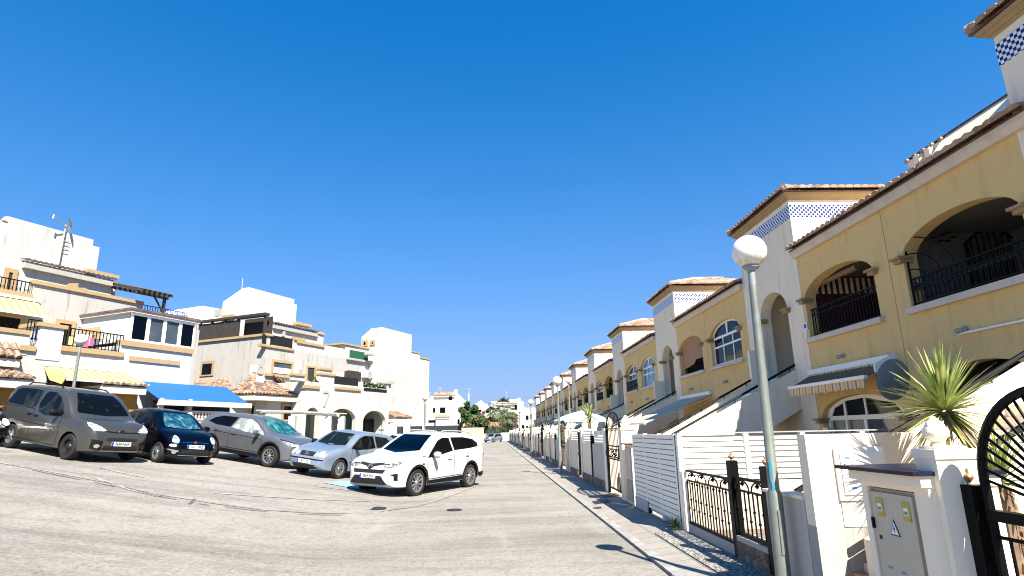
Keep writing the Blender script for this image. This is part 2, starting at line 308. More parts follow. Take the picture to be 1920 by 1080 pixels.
# ---------------------------------------------------------------- mesh helpers
COL = scene.collection
class MB:
    def __init__(s): s.v = []; s.f = []; s.m = []; s.mats = []; s.mi = 0
    def mat(s, name):
        if name not in s.mats: s.mats.append(name)
        s.mi = s.mats.index(name); return s
    def add(s, vs, fs):
        o = len(s.v); s.v += [tuple(v) for v in vs]; s.f += [tuple(i+o for i in f) for f in fs]; s.m += [s.mi]*len(fs); return s
    def box(s, x0, x1, y0, y1, z0, z1):
        if x0 > x1: x0, x1 = x1, x0
        if y0 > y1: y0, y1 = y1, y0
        if z0 > z1: z0, z1 = z1, z0
        return s.add([(x0,y0,z0),(x1,y0,z0),(x1,y1,z0),(x0,y1,z0),(x0,y0,z1),(x1,y0,z1),(x1,y1,z1),(x0,y1,z1)],
                     [(0,3,2,1),(4,5,6,7),(0,1,5,4),(1,2,6,5),(2,3,7,6),(3,0,4,7)])
    def hexa(s, p): return s.add(p, [(0,3,2,1),(4,5,6,7),(0,1,5,4),(1,2,6,5),(2,3,7,6),(3,0,4,7)])
    def prism(s, pts, d):           # planar polygon pts, extruded by vector d
        n = len(pts); d = Vector(d); a = [Vector(p) for p in pts]; b = [p+d for p in a]
        return s.add(a+b, [tuple(range(n))[::-1], tuple(range(n, 2*n))]+[(i, (i+1) % n, n+(i+1) % n, n+i) for i in range(n)])
    def plate(s, outline, holes, y0, y1, reveal=None):     # polygon with holes in x,z; thickness in y
        vs = [Vector(p) for p in outline]; es = []; n = len(outline); es += [(i, (i+1) % n) for i in range(n)]; loops = [(0, n)]
        for h in holes:
            o = len(vs); k = len(h); vs += [Vector(p) for p in h]; es += [(o+i, o+(i+1) % k) for i in range(k)]; loops.append((o, k))
        r = delaunay_2d_cdt(vs, es, [], 0, 1e-5); V2, _, F = r[0], r[1], r[2]
        def inside(p, poly):
            c = False; j = len(poly)-1
            for i in range(len(poly)):
                a, b = poly[i], poly[j]
                if (a[1] > p[1]) != (b[1] > p[1]) and p[0] < (b[0]-a[0])*(p[1]-a[1])/(b[1]-a[1])+a[0]: c = not c
                j = i
            return c
        ff = []
        for f in F:
            c = sum((V2[i] for i in f), Vector((0, 0)))/len(f)
            if inside(c, outline) and not any(inside(c, h) for h in holes): ff.append(tuple(f))
        k = len(V2)
        s.add([(p.x, y0, p.y) for p in V2]+[(p.x, y1, p.y) for p in V2], ff+[tuple(i+k for i in f[::-1]) for f in ff])
        keep = s.mi
        for li, (o, c) in enumerate(loops):
            if li and reveal: s.mat(reveal)
            L = ([outline]+holes)[li]
            s.add([(p[0], y0, p[1]) for p in L]+[(p[0], y1, p[1]) for p in L], [(i, (i+1) % c, c+(i+1) % c, c+i) for i in range(c)])
            s.mi = keep
        return s
    def tube(s, p0, p1, r, n=6, r1=None):
        p0, p1 = Vector(p0), Vector(p1); d = (p1-p0)
        if d.length < 1e-6: return s
        d.normalize(); a = d.orthogonal().normalized(); b = d.cross(a); r1 = r if r1 is None else r1
        A = [p0+(a*cos(2*pi*i/n)+b*sin(2*pi*i/n))*r for i in range(n)]; B = [p1+(a*cos(2*pi*i/n)+b*sin(2*pi*i/n))*r1 for i in range(n)]
        return s.add(A+B, [(i, (i+1) % n, n+(i+1) % n, n+i) for i in range(n)]+[tuple(range(n))[::-1], tuple(range(n, 2*n))])
    def path(s, pts, r, n=6):
        for a, b in zip(pts, pts[1:]): s.tube(a, b, r, n)
        return s
    def lathe(s, prof, c=(0, 0, 0), n=16, axis='z'):
        vs = []; c = Vector(c)
        for r, h in prof:
            for i in range(n):
                a = 2*pi*i/n
                vs.append(c+(Vector((r*cos(a), r*sin(a), h)) if axis == 'z' else Vector((r*cos(a), h, r*sin(a)))))
        fs = [(j*n+i, j*n+(i+1) % n, (j+1)*n+(i+1) % n, (j+1)*n+i) for j in range(len(prof)-1) for i in range(n)]
        return s.add(vs, fs)
    def sphere(s, c, r, n=12, sz=1): return s.lathe([(max(1e-4, r*sin(pi*j/(n))), -r*sz*cos(pi*j/n)) for j in range(n+1)], c, n*2)
    def build(s, name, parent=None, smooth=False, ang=38, mat=None):
        me = bpy.data.meshes.new(name); me.from_pydata(s.v, [], s.f)
        for m in (s.mats or [mat]): me.materials.append(M[m])
        if s.mats: me.polygons.foreach_set('material_index', s.m)
        bm = bmesh.new(); bm.from_mesh(me); bmesh.ops.remove_doubles(bm, verts=bm.verts, dist=1e-5); bmesh.ops.recalc_face_normals(bm, faces=bm.faces)
        if smooth:
            for f in bm.faces: f.smooth = True
            for e in bm.edges:
                if len(e.link_faces) == 2 and e.calc_face_angle(0) > radians(ang): e.smooth = False
        bm.to_mesh(me); bm.free()
        o = bpy.data.objects.new(name, me); COL.objects.link(o)
        if parent: o.parent = parent
        return o
def tag(o, label=None, cat=None, group=None, kind=None):
    for k, v in (('label', label), ('category', cat), ('group', group), ('kind', kind)):
        if v: o[k] = v
    return o
def thing(name, label, cat, loc=(0, 0, 0), rz=0, group=None, kind=None):
    o = bpy.data.objects.new(name, None); COL.objects.link(o); o.location = loc; o.rotation_euler = (0, 0, rz); o.empty_display_size = .3
    return tag(o, label, cat, group, kind)
KIDS = {}
def copy_tree(o, parent=None, loc=None, label=None, rz=None):
    c = o.copy(); COL.objects.link(c)
    if parent: c.parent = parent
    if loc is not None: c.location = loc
    if rz is not None: c.rotation_euler[2] = rz
    if label: c['label'] = label
    for ch in [x for x in scene.objects if x.parent == o]: copy_tree(ch, c)
    return c
def tile_patch(mb, P0, U, V, W, Lf, pitch=.21, row=.42, seg=4, caps=True, steps=True, wid=1.0):
    P0, U, V = Vector(P0), Vector(U).normalized(), Vector(V).normalized(); Nn = U.cross(V)
    if Nn.z < 0: Nn = -Nn
    n = max(1, int(round(W/pitch))); p = W/n
    for i in range(n):
        s0 = (i+.5)*p; L = Lf(s0)
        if L < .06: continue
        rows = max(1, int(round(L/row))); rl = L/rows
        for k in range(rows):
            base = len(mb.v); vs = []
            for t, lift, rr in ((k*rl, .03, .58*wid), ((k+1)*rl+.02, .0, .48*wid)):
                if not steps: lift = .01; rr = .55
                for j in range(seg+1):
                    a = pi*j/seg
                    vs.append(P0+U*(s0-cos(a)*p*rr)+V*t+Nn*(lift+sin(a)*p*.42))
            m = seg+1; fs = [(j, j+1, m+j+1, m+j) for j in range(seg)]
            if caps: fs.append(tuple(range(m)))
            mb.add(vs, fs)
    return mb
def arch(x0, x1, z0, zs, rise, n=14):
    cx, hw = (x0+x1)/2, (x1-x0)/2
    return [(x0, z0), (x1, z0)]+[(cx+hw*cos(pi*i/n), zs+rise*sin(pi*i/n)) for i in range(n+1)]
def text_mesh(name, txt, size, mat, parent, loc, rot, extrude=.002, sx=1):
    cu = bpy.data.curves.new(name, 'FONT'); cu.body = txt; cu.size = size; cu.extrude = extrude; cu.align_x = 'CENTER'; cu.align_y = 'CENTER'
    tmp = bpy.data.objects.new('tmp', cu); me = bpy.data.meshes.new_from_object(tmp); bpy.data.objects.remove(tmp)
    me.materials.clear(); me.materials.append(M[mat]); o = bpy.data.objects.new(name, me); COL.objects.link(o)
    o.parent = parent; o.location = loc; o.rotation_euler = rot; o.scale = (sx, 1, 1); return o
# ---------------------------------------------------------------- ground
def build_ground():
    xs = [-900, -400, -150, -80, -50, -36]+[-30+.75*i for i in range(40)]+[0, 2, 5, 20, 80, 300, 900]
    ys = [-200, -60, -20]+[-10+1.5*i for i in range(60)]+[90, 120, 170, 260, 500, 1200]
    xs = sorted(set(xs)); mb = MB().mat('asphalt')
    vs = [(x, y, ground_z(x, y)) for y in ys for x in xs]; nx = len(xs)
    mb.add(vs, [(j*nx+i, j*nx+i+1, (j+1)*nx+i+1, (j+1)*nx+i) for j in range(len(ys)-1) for i in range(nx-1)])
    tag(mb.build('road', smooth=True), kind='structure')
build_ground()
KX, WX = 1.97, 2.85          # kerb line and garden wall line
mb = MB().mat('paving').prism([(KX+.13, -8, -.2), (KX+.13, -8, .035), (WX, -8, .115), (7.95, -8, .115), (7.95, -8, -.2)], (0, 126, 0)); tag(mb.build('pavement'), kind='structure')
mb = MB().mat('kerb')
for i in range(126): mb.box(KX, KX+.138, -8+i, -8+i+.985, -.2, .04)
tag(mb.build('kerb'), kind='structure')
mb = MB().mat('gravel').prism([(2.42, 5.2, .02), (2.42, 5.2, .085), (2.849, 5.2, .124), (2.849, 5.2, .02)], (0, 4.2, 0)); tag(mb.build('gravel_strip'), kind='structure')
mb = MB().mat('soil').box(3.1, 7.8, -2, 118, .1, .121); tag(mb.build('garden_soil'), kind='structure')
def strip(name, pts, w, mat, dz=.006):
    P = [on_ground(*p) for p in pts]; mb = MB().mat(mat); L = []
    for a, b in zip(P, P[1:]):
        n = max(1, int((b-a).length/.5))
        L += [a.lerp(b, i/n) for i in range(n)]
    L.append(P[-1]); vs = []
    for i, p in enumerate(L):
        t = (L[min(i+1, len(L)-1)]-L[max(i-1, 0)]); t.z = 0; t.normalize(); nn = Vector((-t.y, t.x, 0))
        ww = w*(1+.25*sin(i*1.7))
        for s in (-1, 1):
            q = p+nn*s*ww/2; vs.append((q.x, q.y, ground_z(q.x, q.y)+dz))
    mb.add(vs, [(2*i, 2*i+1, 2*i+3, 2*i+2) for i in range(len(L)-1)])
    return tag(mb.build(name), kind='structure')
strip('road_joint', [(0, 868), (100, 886), (200, 905), (300, 928), (400, 944), (500, 957), (600, 963), (700, 961), (780, 950), (840, 932), (890, 912)], .10, 'gutter', .010)
for seg in ([(60, 882), (100, 890), (150, 900)], [(176, 905), (215, 913)], [(255, 921), (290, 930), (330, 937)], [(372, 945), (392, 948)], [(420, 951), (470, 957), (500, 960)], [(560, 965), (600, 966), (640, 967)], [(690, 964), (720, 960)]): strip('road_crack', seg, .035, 'patch_dark', .013)
strip('faded_line', [(180, 897), (240, 918), (300, 932)], .10, 'road_line', .010)
strip('faded_line', [(190, 878), (270, 896)], .10, 'road_line', .010)
strip('faded_line', [(400, 925), (560, 936), (720, 942)], .09, 'road_line', .010)
strip('faded_line', [(590, 912), (700, 925), (750, 930)], .12, 'road_line', .012)
strip('faded_line', [(880, 858), (898, 842)], .15, 'road_line', .010)
strip('road_crack', [(355, 946), (365, 936)], .05, 'patch_dark', .012)
def flatpoly(name, pts, mat, dz):
    P = [on_ground(*p) for p in pts]; mb = MB().mat(mat)
    c = sum(P, Vector())/len(P); vs = []; n = 6; N = len(P)
    mb.add([(c.x, c.y, ground_z(c.x, c.y)+dz)]+[(p.x, p.y, ground_z(p.x, p.y)+dz) for p in P], [(0, i+1, (i+1) % N+1) for i in range(N)])
    return tag(mb.build(name), kind='structure')
flatpoly('blue_parking_mark', [(606, 906), (640, 903), (700, 905), (742, 918), (735, 926), (700, 922), (650, 914)], 'blue_paint', .016)
mb = MB().mat('iron'); 
for k, (px_, py_, r) in enumerate([(697, 955, .32), (852, 957, .16)]):
    p = on_ground(px_, py_); m2 = MB().mat('iron').lathe([(.0001, .012), (r*.8, .012), (r, .008), (r, -.02)], (0, 0, 0), 18)
    o = m2.build('manhole_cover'); o.location = (p.x, p.y, ground_z(p.x, p.y)+.012)
    tag(o, ['dark iron manhole cover in the road in front of the white car', 'small iron valve cover in the road right of the white car'][k], 'manhole cover')
for k, (px_, py_, w, l) in enumerate([(1128, 940, .36, .5), (1144, 931, .36, .5), (1118, 949, .2, .2)]):
    p = at_z(px_, py_, .08); p.z = .035+.08*(p.x-KX-.13)/(WX-KX-.13); m2 = MB().mat('iron').box(-w/2, w/2, -l/2, l/2, -.02, .006); o = m2.build('utility_cover'); o.location = (p.x, p.y, p.z+.004); o.rotation_euler[1] = -.105
    tag(o, ['square iron utility cover in the pavement, middle of three', 'square iron utility cover in the pavement, nearest the wall', 'smallest iron utility cover in the pavement'][k], 'utility cover', 'covers in the pavement')
# ---------------------------------------------------------------- right-hand terrace
FX = 7.9; PER = 10.25; Y1 = 14.3
OP = [(.12, 2.85, 'b'), (3.75, 6.35, 'a')]        # opening next to the tower, opening near the next tower (local x)
def capital(mb, x0, x1, z, y=0.0):
    mb.box(x0, x1, y-.10, y+.16, z-.02, z+.05); mb.box(x0-.04, x1+.04, y-.15, y+.16, z+.051, z+.10)
def window_fill(parent, x0, x1, z0, zs, rise, y, pane='glass_sky', mull=2, low=True):
    fr = MB().mat('pvc'); t = .07
    o = arch(x0+.005, x1-.005, z0+.005, zs, rise-.005); cx = (x0+x1)/2
    holes = []
    W = x1-x0; n = 3; cw = (W-2*t-(n-1)*.05)/n
    rows = [(z0+t, z0+.62), (z0+.68, zs-.05)] if low else [(z0+t, zs-.05)]
    for r0, r1 in rows:
        for i in range(n):
            a = x0+t+i*(cw+.05); holes.append([(a, r0), (a+cw, r0), (a+cw, r1), (a, r1)])
    k = 10; hw = W/2-t; rr = rise-t
    for i in range(2):
        a0, a1 = ((0.03, pi/2-.06), (pi/2+.06, pi-.03))[i]
        pts = [(cx+hw*cos(a0+(a1-a0)*j/k), max(zs+.03, zs+rr*sin(a0+(a1-a0)*j/k))) for j in range(k+1)]
        pts.append((cx+(.04 if i == 0 else -.04), zs+.03)); holes.append(pts)
    fr.plate(o, holes, y, y+.06)
    w = fr.build('window', parent)
    g = MB().mat(pane).plate(arch(x0+.02, x1-.02, z0+.02, zs, rise-.02), [], y+.025, y+.035); g.build('pane', w)
    return w
def railing(parent, x0, x1, z0, h, y, style=0):
    m = MB().mat('black_metal'); m.box(x0, x1, y-.02, y+.02, z0+h-.03, z0+h); m.box(x0, x1, y-.015, y+.015, z0+.06, z0+.085); m.box(x0, x1, y-.015, y+.015, z0+h-.16, z0+h-.14)
    n = int((x1-x0)/.11)
    for i in range(n+1):
        x = x0+(x1-x0)*i/n; m.box(x-.008, x+.008, y-.008, y+.008, z0+.05, z0+h-.02)
        if style and i < n: m.lathe([(.001, -.012), (.045, -.008), (.045, .008), (.001, .012)], (x+.055, y, z0+.35), 8, 'y')
    return m.build('railing', parent)
def stair_wall(m, x0, x1, top=3.4, level=0.0):
    # sloping side wall in the y,z plane (y = 0 facade, negative towards the street)
    pts = [(0, top-.35), (0, 2.05), (-.9, 1.55), (-1.9, .85), (-2.2, .0), (-4.75, .0), (-4.75, .66)]
    if level:
        pts = [(0, top+.35), (0, 2.05), (-.9, 1.55), (-1.9, .85), (-2.2, 0), (-4.75, 0), (-4.75, .66), (-.5, top-.35-.5*.45), (-.5, top+.35)]
    m.prism([(x0, y, z) for y, z in pts], (x1-x0, 0, 0))
def terrace_house(k, var, label, ground=True):
    Y = Y1+(k-1)*PER+(.37 if k == 0 else 0)
    h = thing('terraced_house', label, 'house', (FX, Y, 0), -pi/2, 'yellow terraced houses along the right side')
    bay = 6.95
    # yellow street wall with two upper arches and two ground-floor openings
    holes = [arch(a, b, 3.70, 4.70, .48) for a, b, _ in OP]
    lo = [arch(.15, 3.05, .13, 1.78, .48), arch(3.75, 6.35, .13, 1.9, .70)]
    m = MB().mat('yellow').plate([(0, 0), (bay, 0), (bay, 5.95), (0, 5.95)], holes+lo, 0, .28)
    m.mat('joint').box(3.345, 3.357, -.004, .01, 0.1, 5.79)
    m.build('wall', h)
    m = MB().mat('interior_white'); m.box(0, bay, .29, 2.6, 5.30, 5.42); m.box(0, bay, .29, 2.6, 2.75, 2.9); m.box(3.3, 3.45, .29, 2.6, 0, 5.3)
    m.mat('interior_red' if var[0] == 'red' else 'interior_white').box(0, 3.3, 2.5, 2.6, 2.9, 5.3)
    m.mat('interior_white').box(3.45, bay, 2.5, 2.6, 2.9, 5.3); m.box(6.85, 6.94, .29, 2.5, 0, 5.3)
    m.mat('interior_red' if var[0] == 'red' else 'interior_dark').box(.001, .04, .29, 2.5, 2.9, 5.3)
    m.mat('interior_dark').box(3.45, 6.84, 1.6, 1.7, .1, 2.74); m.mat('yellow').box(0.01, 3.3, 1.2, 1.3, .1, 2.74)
    m.mat('white').box(0, bay, 2.6, 7, 0, 5.9); m.box(0, bay, .3, 2.6, 5.6, 5.9)
    m.build('loggia', h)
    # eave: white moulding + tile edge
    m = MB().mat('sill'); m.prism([(0, 0, 5.80), (0, -.10, 5.80), (0, -.16, 5.90), (0, -.16, 5.98), (0, 0, 5.98)], (bay, 0, 0)); m.build('eave_moulding', h)
    m = MB().mat('tiles'); sl = .35
    tile_patch(m, (0, -.26, 6.0), (1, 0, 0), (0, 1, sl), bay, lambda s: 1.1); m.mat('tiles_dark').prism([(0, -.22, 5.985), (0, .8, 6.34), (0, .8, 5.985)], (bay, 0, 0)); m.build('roof', h)
    m = MB().mat('white').box(.7, 3.25, 1.3, 3.2, 5.9, 6.75) if var[0] != 'red' else MB().mat('white').box(4.1, 6.94, 1.11, 1.35, 5.9, 7.0)
    if var[0] == 'red':
        m.prism([(4.1, .32, 6.2), (4.1, 1.0, 7.05), (4.1, 1.1, 7.05), (4.1, 1.1, 6.0)], (2.83, 0, 0)); m.box(3.15, 4.099, .95, 2.2, 5.9, 7.0)
        m.tube((3.5, .93, 6.1), (3.5, .93, 6.97), .10, 8); m.tube((3.8, .93, 6.1), (3.8, .93, 6.97), .10, 8)
        m.mat('tiles'); [m.tube((3.15+.24*i, .90, 7.01), (3.15+.24*i, 1.3, 7.02), .05, 7) for i in range(5)]; m.mat('tiles_dark'); m.box(3.1, 6.94, .97, 1.3, 7.051, 7.075)
    else:
        m.mat('tiles'); tile_patch(m, (.6, 1.2, 6.77), (1, 0, 0), (0, 1, .05), 2.8, lambda s: .5, .25)
    m.build('roof_parapet', h)
    # sills, capitals
    for a, b, _ in OP:
        m = MB().mat('sill').box(a-.08, b+.08, -.09, .27, 3.60, 3.72); m.build('sill', h)
    for x in (OP[0][0], OP[0][1], OP[1][0], OP[1][1]):
        m = MB().mat('ochre'); capital(m, x-.14, x+.06, 4.62) if x in (OP[0][0], OP[1][0]) else capital(m, x-.06, x+.14, 4.62); m.build('capital', h)
    # openings
    for (a, b, _), kind in zip(OP, (var[1], var[2])):
        if kind == 'open': railing(h, a+.02, b-.02, 3.72, .72, .12)
        elif kind == 'fancy':
            r = railing(h, a+.02, b-.02, 3.72, .55, .06, 1)
            m = MB().mat('black_metal')
            for rr in (1.15, .85, .55, .3):      # quarter fan at the far jamb
                m.path([(a+.03+rr*sin(t*pi/20), .06, 3.9+rr*cos(t*pi/20)) for t in range(11)], .012, 5)
            m.tube((a+.03, .06, 3.72), (a+.03, .06, 5.05), .02)
            m.build('window_guard', h)
            q = at_y(1762, 428, 10.84); cy, cz = q.x-FX, q.z; m = MB().mat('black_panel')
            for rr_, nn_ in ((.0, 1), (.15, 7), (.29, 12)):
                for i in range(nn_):
                    t = 2*pi*i/max(1, nn_)+rr_; m.lathe([(.001, -.02), (.065, 0), (.001, .02)], (3.49, cy+rr_*cos(t), cz+rr_*sin(t)), 7, 'z')
            m.build('wall_ornament', h)
            q0, q1 = at_y(1808, 470, 10.84), at_y(1905, 430, 10.84); m = MB().mat('black_panel'); ya_, yb_ = q0.x-FX, q1.x-FX; z1 = q0.z+.12
            m.box(3.48, 3.52, ya_, ya_+.05, 2.9, z1); m.box(3.48, 3.52, yb_-.05, yb_, 2.9, z1)
            for i in range(8): yy = ya_+(yb_-ya_)*(i+1)/9; m.box(3.49, 3.51, yy-.01, yy+.01, 2.9, z1+.3*sin(pi*(i+1)/9))
            m.path([(3.5, ya_+(yb_-ya_)*i/8, z1+.32*sin(pi*i/8)) for i in range(9)], .025); m.box(3.47, 3.53, ya_, yb_, 2.9, 3.7); m.build('door_grille', h)
        elif kind == 'glazed': window_fill(h, a, b, 3.72, 4.70, .48, .10, 'glass_sky')
        elif kind == 'glazed_dark': window_fill(h, a, b, 3.72, 4.70, .48, .10, 'glass_navy')
        elif kind == 'glazed_rail':
            window_fill(h, a+.01, b-.01, 3.73, 4.70, .47, .16, 'glass_grey'); railing(h, a+.02, b-.02, 3.72, .6, .02, 1)
        elif kind == 'blind':
            m = MB().mat('reed'); m.prism([(a, .12, 5.2), (b, .12, 5.2), (b, .14, 3.9+.35), (a+1.5, .14, 4.25), (a+1.3, .14, 4.1), (a, .14, 4.0)], (0, .03, 0))
            m.build('reed_blind', h); railing(h, a+.02, b-.02, 3.72, .6, .2)
    # ground floor
    if ground:
        fr = MB().mat('pvc'); x0, x1 = .15, 3.05
        holes = [[(x0+.12, .2), (x0+.72, .2), (x0+.72, 1.72), (x0+.12, 1.72)], [(x0+.78, .2), (x0+1.4, .2), (x0+1.4, 1.72), (x0+.78, 1.72)], [(x0+1.5, .2), (x1-.1, .2), (x1-.1, 1.72), (x0+1.5, 1.72)],
                 [(x0+.2, 1.82), (x0+.72, 1.82), (x0+.72, 2.1), (x0+.35, 2.0)], [(x0+.8, 1.82), (x0+1.5, 1.82), (x0+1.5, 2.18), (x0+.8, 2.14)], [(x0+1.56, 1.82), (x1-.2, 1.82), (x1-.4, 2.02), (x0+1.56, 2.18)]]
        fr.plate(arch(x0+.01, x1-.01, .14, 1.78, .47), holes, .12, .18); w = fr.build('patio_door', h)
        g = MB().mat('curtain').plate([(x0+.05, .16), (x0+1.46, .16), (x0+1.46, 1.75), (x0+.05, 1.75)], [], .22, .25); g.mat('glass_dark').plate([(x0+.1, 1.78), (x1-.1, 1.78), (x1-.3, 2.1), (x0+1.2, 2.2), (x0+.3, 2.1)], [], .15, .155)
        g.mat('glass_grey').plate([(x0+1.47, .16), (x1-.05, .16), (x1-.05, 1.76), (x0+1.47, 1.76)], [], .15, .155); g.build('pane', w)
        [(capital(m, a, a+.2, 1.68), m.build('capital', h)) for m, a in ((MB().mat('ochre'), .0), (MB().mat('ochre'), 3.0))]
    for x in (1.4, 4.9):
        m = MB().mat('grey_metal'); m.tube((x, 0, 3.12), (x, -.06, 3.12), .05, 8); m.tube((x, -.06, 3.12), (x-.1, -.1, 3.10), .03, 8, .05)
        m.build('wall_spotlight', h, True)
    # tower
    m = MB().mat('white').plate([(-3.3, 0), (0, 0), (0, 7.55), (-3.3, 7.55)], [arch(-2.38, -.78, 2.9, 4.65, .62)], -.012, .3)
    m.box(-.3, -.005, .3, 4.6, 0, 7.55); m.box(-3.295, -3.0, .3, 4.6, 0, 7.55); m.box(-3, -.3, 4.3, 4.6, 0, 7.55); m.box(-3, -.3, .3, 4.3, 2.7, 2.9); m.box(-3, -.3, .3, 4.3, 5.5, 5.6); m.box(-3, -.3, 1.5, 1.6, 2.9, 5.5)
    m.build('tower', h)
    m = MB().mat('wood_dark').box(-2.2, -1.3, 1.46, 1.5, 2.9, 4.95); m.mat('interior_dark').box(-1.2, -.9, 1.46, 1.5, 4.3, 4.8); m.build('door', h)
    m = MB().mat('checker'); m.box(-3.304, .006, -.022, -.013, 6.93, 7.30); m.box(-.002, .008, -.0125, 4.6, 6.93, 7.30); m.build('checker_tile_band', h)
    m = MB().mat('ochre')
    for z0, z1, e0, e1 in ((7.43, 7.48, .02, .05), (7.48, 7.54, .07, .12), (7.54, 7.60, .14, .17)):
        X0, X1, Ya, Yb = -3.3, 0, 0, 4.6
        lo_ = [(X0-e0, Ya-e0, z0), (X1+e0, Ya-e0, z0), (X1+e0, Yb+e0, z0), (X0-e0, Yb+e0, z0)]; up = [(X0-e1, Ya-e1, z1), (X1+e1, Ya-e1, z1), (X1+e1, Yb+e1, z1), (X0-e1, Yb+e1, z1)]
        m.hexa(lo_+up)
    m.build('cornice', h)
    m = MB().mat('tiles'); e = .22; X0, X1, Ya, Yb = -3.3-e, e, -e, 4.6+e; zz = 7.66; W = X1-X0; sl = .36
    tile_patch(m, (X0, Ya, zz), (1, 0, 0), (0, 1, sl), W, lambda s: min(s, W-s)*1.06-.03)
    D = Yb-Ya
    tile_patch(m, (X1, Ya, zz), (0, 1, 0), (-1, 0, sl), D, lambda s: min(min(s, D-s), W/2)*1.06-.03)
    tile_patch(m, (X0, Ya, zz), (0, 1, 0), (1, 0, sl), D, lambda s: min(min(s, D-s), W/2)*1.06-.03)
    hgt = W/2*sl
    m.mat('tiles_dark').add([(X0, Ya, zz-.04), (X1, Ya, zz-.04), (X1, Yb, zz-.04), (X0, Yb, zz-.04), ((X0+X1)/2, Ya+W/2, zz+hgt-.02), ((X0+X1)/2, Yb-W/2, zz+hgt-.02)], [(0, 1, 4), (1, 2, 5, 4), (2, 3, 5), (3, 0, 4, 5), (3, 2, 1, 0)])
    m.mat('tiles')
    for c in ((X0, Ya), (X1, Ya)): m.tube((c[0], c[1], zz+.06), ((X0+X1)/2, Ya+W/2, zz+hgt+.06), .09, 7)
    m.tube(((X0+X1)/2, Ya+W/2, zz+hgt+.06), ((X0+X1)/2, Yb-W/2, zz+hgt+.06), .09, 7)
    m.build('tower_roof', h)
    [(capital(m, a, a+.22, 4.55, -.02), m.build('capital', h)) for m, a in ((MB().mat('ochre'), -2.52), (MB().mat('ochre'), -.86))]
    # outside stair with side walls and rails
    m = MB().mat('white'); stair_wall(m, -.85, -.70); stair_wall(m, -2.45, -2.30, level=1)
    for i in range(14):
        m.box(-2.3, -.85, -.9-.27*i-.27, -.9-.27*i, max(.12, 1.5-.136*i), 2.2-.136*i)
    m.box(-2.3, -.85, -.9, 0, 2.0, 2.5)
    m.build('outside_stair', h)
    for x in (-.775, -2.375):
        m = MB().mat('black_metal'); y0 = -.52 if x < -2 else -.02; z = lambda y: 3.05+y*.503
        m.tube((x, y0, z(y0)+.12), (x, -4.7, z(-4.7)+.12), .03, 6)
        for j in range(6):
            yy = y0+(-4.6-y0)*(j+.2)/6; m.tube((x, yy, z(yy)), (x, yy, z(yy)+.12), .012, 5)
        m.build('handrail', h)
    return h
HOUSES = []
def RH(k, var, label): h = terrace_house(k, var, label); HOUSES.append(h); return h
h0 = RH(0, ('w', 'open', 'open'), 'nearest yellow terraced house, only its white tower with checkered tiles shows at the right edge')
h1 = RH(1, ('red', 'open', 'fancy'), 'yellow terraced house behind the lamp post, with two open arched balconies')
h2 = RH(2, ('w', 'blind', 'glazed_dark'), 'yellow terraced house with a brown reed blind in one of its arches')
h3 = RH(3, ('w', 'glazed_rail', 'glazed'), 'yellow terraced house with pale blue arched glazing, beyond the reed blind house')
h4 = RH(4, ('w', 'glazed_rail', 'open'), 'yellow terraced house with one railed glazed arch and one dark open arch, fourth tower along')
names = ['fifth', 'sixth', 'seventh', 'eighth', 'ninth', 'tenth']
for i, src in enumerate([h4, h1, h3, h4, h1, h4]):
    k = 5+i
    HOUSES.append(copy_tree(src, None, (FX, Y1+(k-1)*PER, 0), names[i]+' yellow terraced house down the street, small in the distance' if i else 'yellow terraced house beyond the one with the dark open arch, fifth tower down the street'))
# ---------------------------------------------------------------- awnings on the right-hand houses
def awning(parent, x0, x1, zb, yf, zf, mat, val=.16, valmat=None, yb=0, bar='pvc'):
    m = MB().mat('awning_under' if mat == 'awning_brown' else mat); m.prism([(x0, yb, zb), (x1, yb, zb), (x1, yf, zf), (x0, yf, zf)], (0, 0, .012))
    n = max(2, int((x1-x0)/.22))
    if val:
        m.mat(valmat or mat)
        for i in range(n):
            a, b = x0+(x1-x0)*i/n, x0+(x1-x0)*(i+1)/n; c = (a+b)/2
            m.prism([(a, yf-.02, zf), (b, yf-.02, zf), (b, yf-.02, zf-val*.8), (c, yf-.02, zf-val), (a, yf-.02, zf-val*.8)], (0, .006, 0))
    a = m.build('awning', parent); m = MB().mat(bar).box(x0-.03, x1+.03, yf-.05, yf+.02, zf-.02, zf+.05); m.box(x0-.03, x1+.03, yb-.12, yb-.005, zb-.02, zb+.10); 
    m.tube((x0+.1, yf+.03, zf), (x0+.1, yb-.03, zb-.12), .02); m.tube((x1-.1, yf+.03, zf), (x1-.1, yb-.03, zb-.12), .02); m.build('awning_frame', a); return a
a1 = awning(h1, .0, 3.0, 2.84, -.62, 2.50, 'awning_brown', .21)
m = MB().mat('awning_brown').box(.02, 2.95, -.13, -.121, 2.66, 2.82); m.mat('pvc').prism([(3.03, 0, 2.98), (3.03, 0, 2.4), (3.03, -.45, 2.6), (3.03, -.45, 2.75)], (.05, 0, 0)); m.build('awning_cassette', a1)
awning(h2, .05, 3.4, 2.80, -2.5, 1.80, 'beige_cloth', .0)
awning(HOUSES[4], .05, 3.4, 2.75, -2.1, 1.9, 'lightblue_cloth', .0)
m = MB().mat('pvc').path([(4.75, -.04, 3.06), (6.9, -.04, 3.06)], .022); m.build('wall_pipe', h1)
m = MB().mat('pvc').box(.02-.10, .10, -.03, -.014, 3.95, 4.13); m.mat('plate_blue').box(-.045, .065, -.034, -.0301, 3.985, 4.095); m.build('house_number_plaque', h1)
m = MB().mat('sticker_w').box(.12, .34, -.02, -.001, 1.36, 1.56); m.build('house_number_plaque', h1); text_mesh('house_number', '201', .12, 'ink', h1, (.23, -.022, 1.46), (pi/2, 0, 0))
m = MB().mat('wood').tube((.5, .3, 5.05), (1.9, .3, 5.05), .07, 8); m.build('rolled_blind', h1)
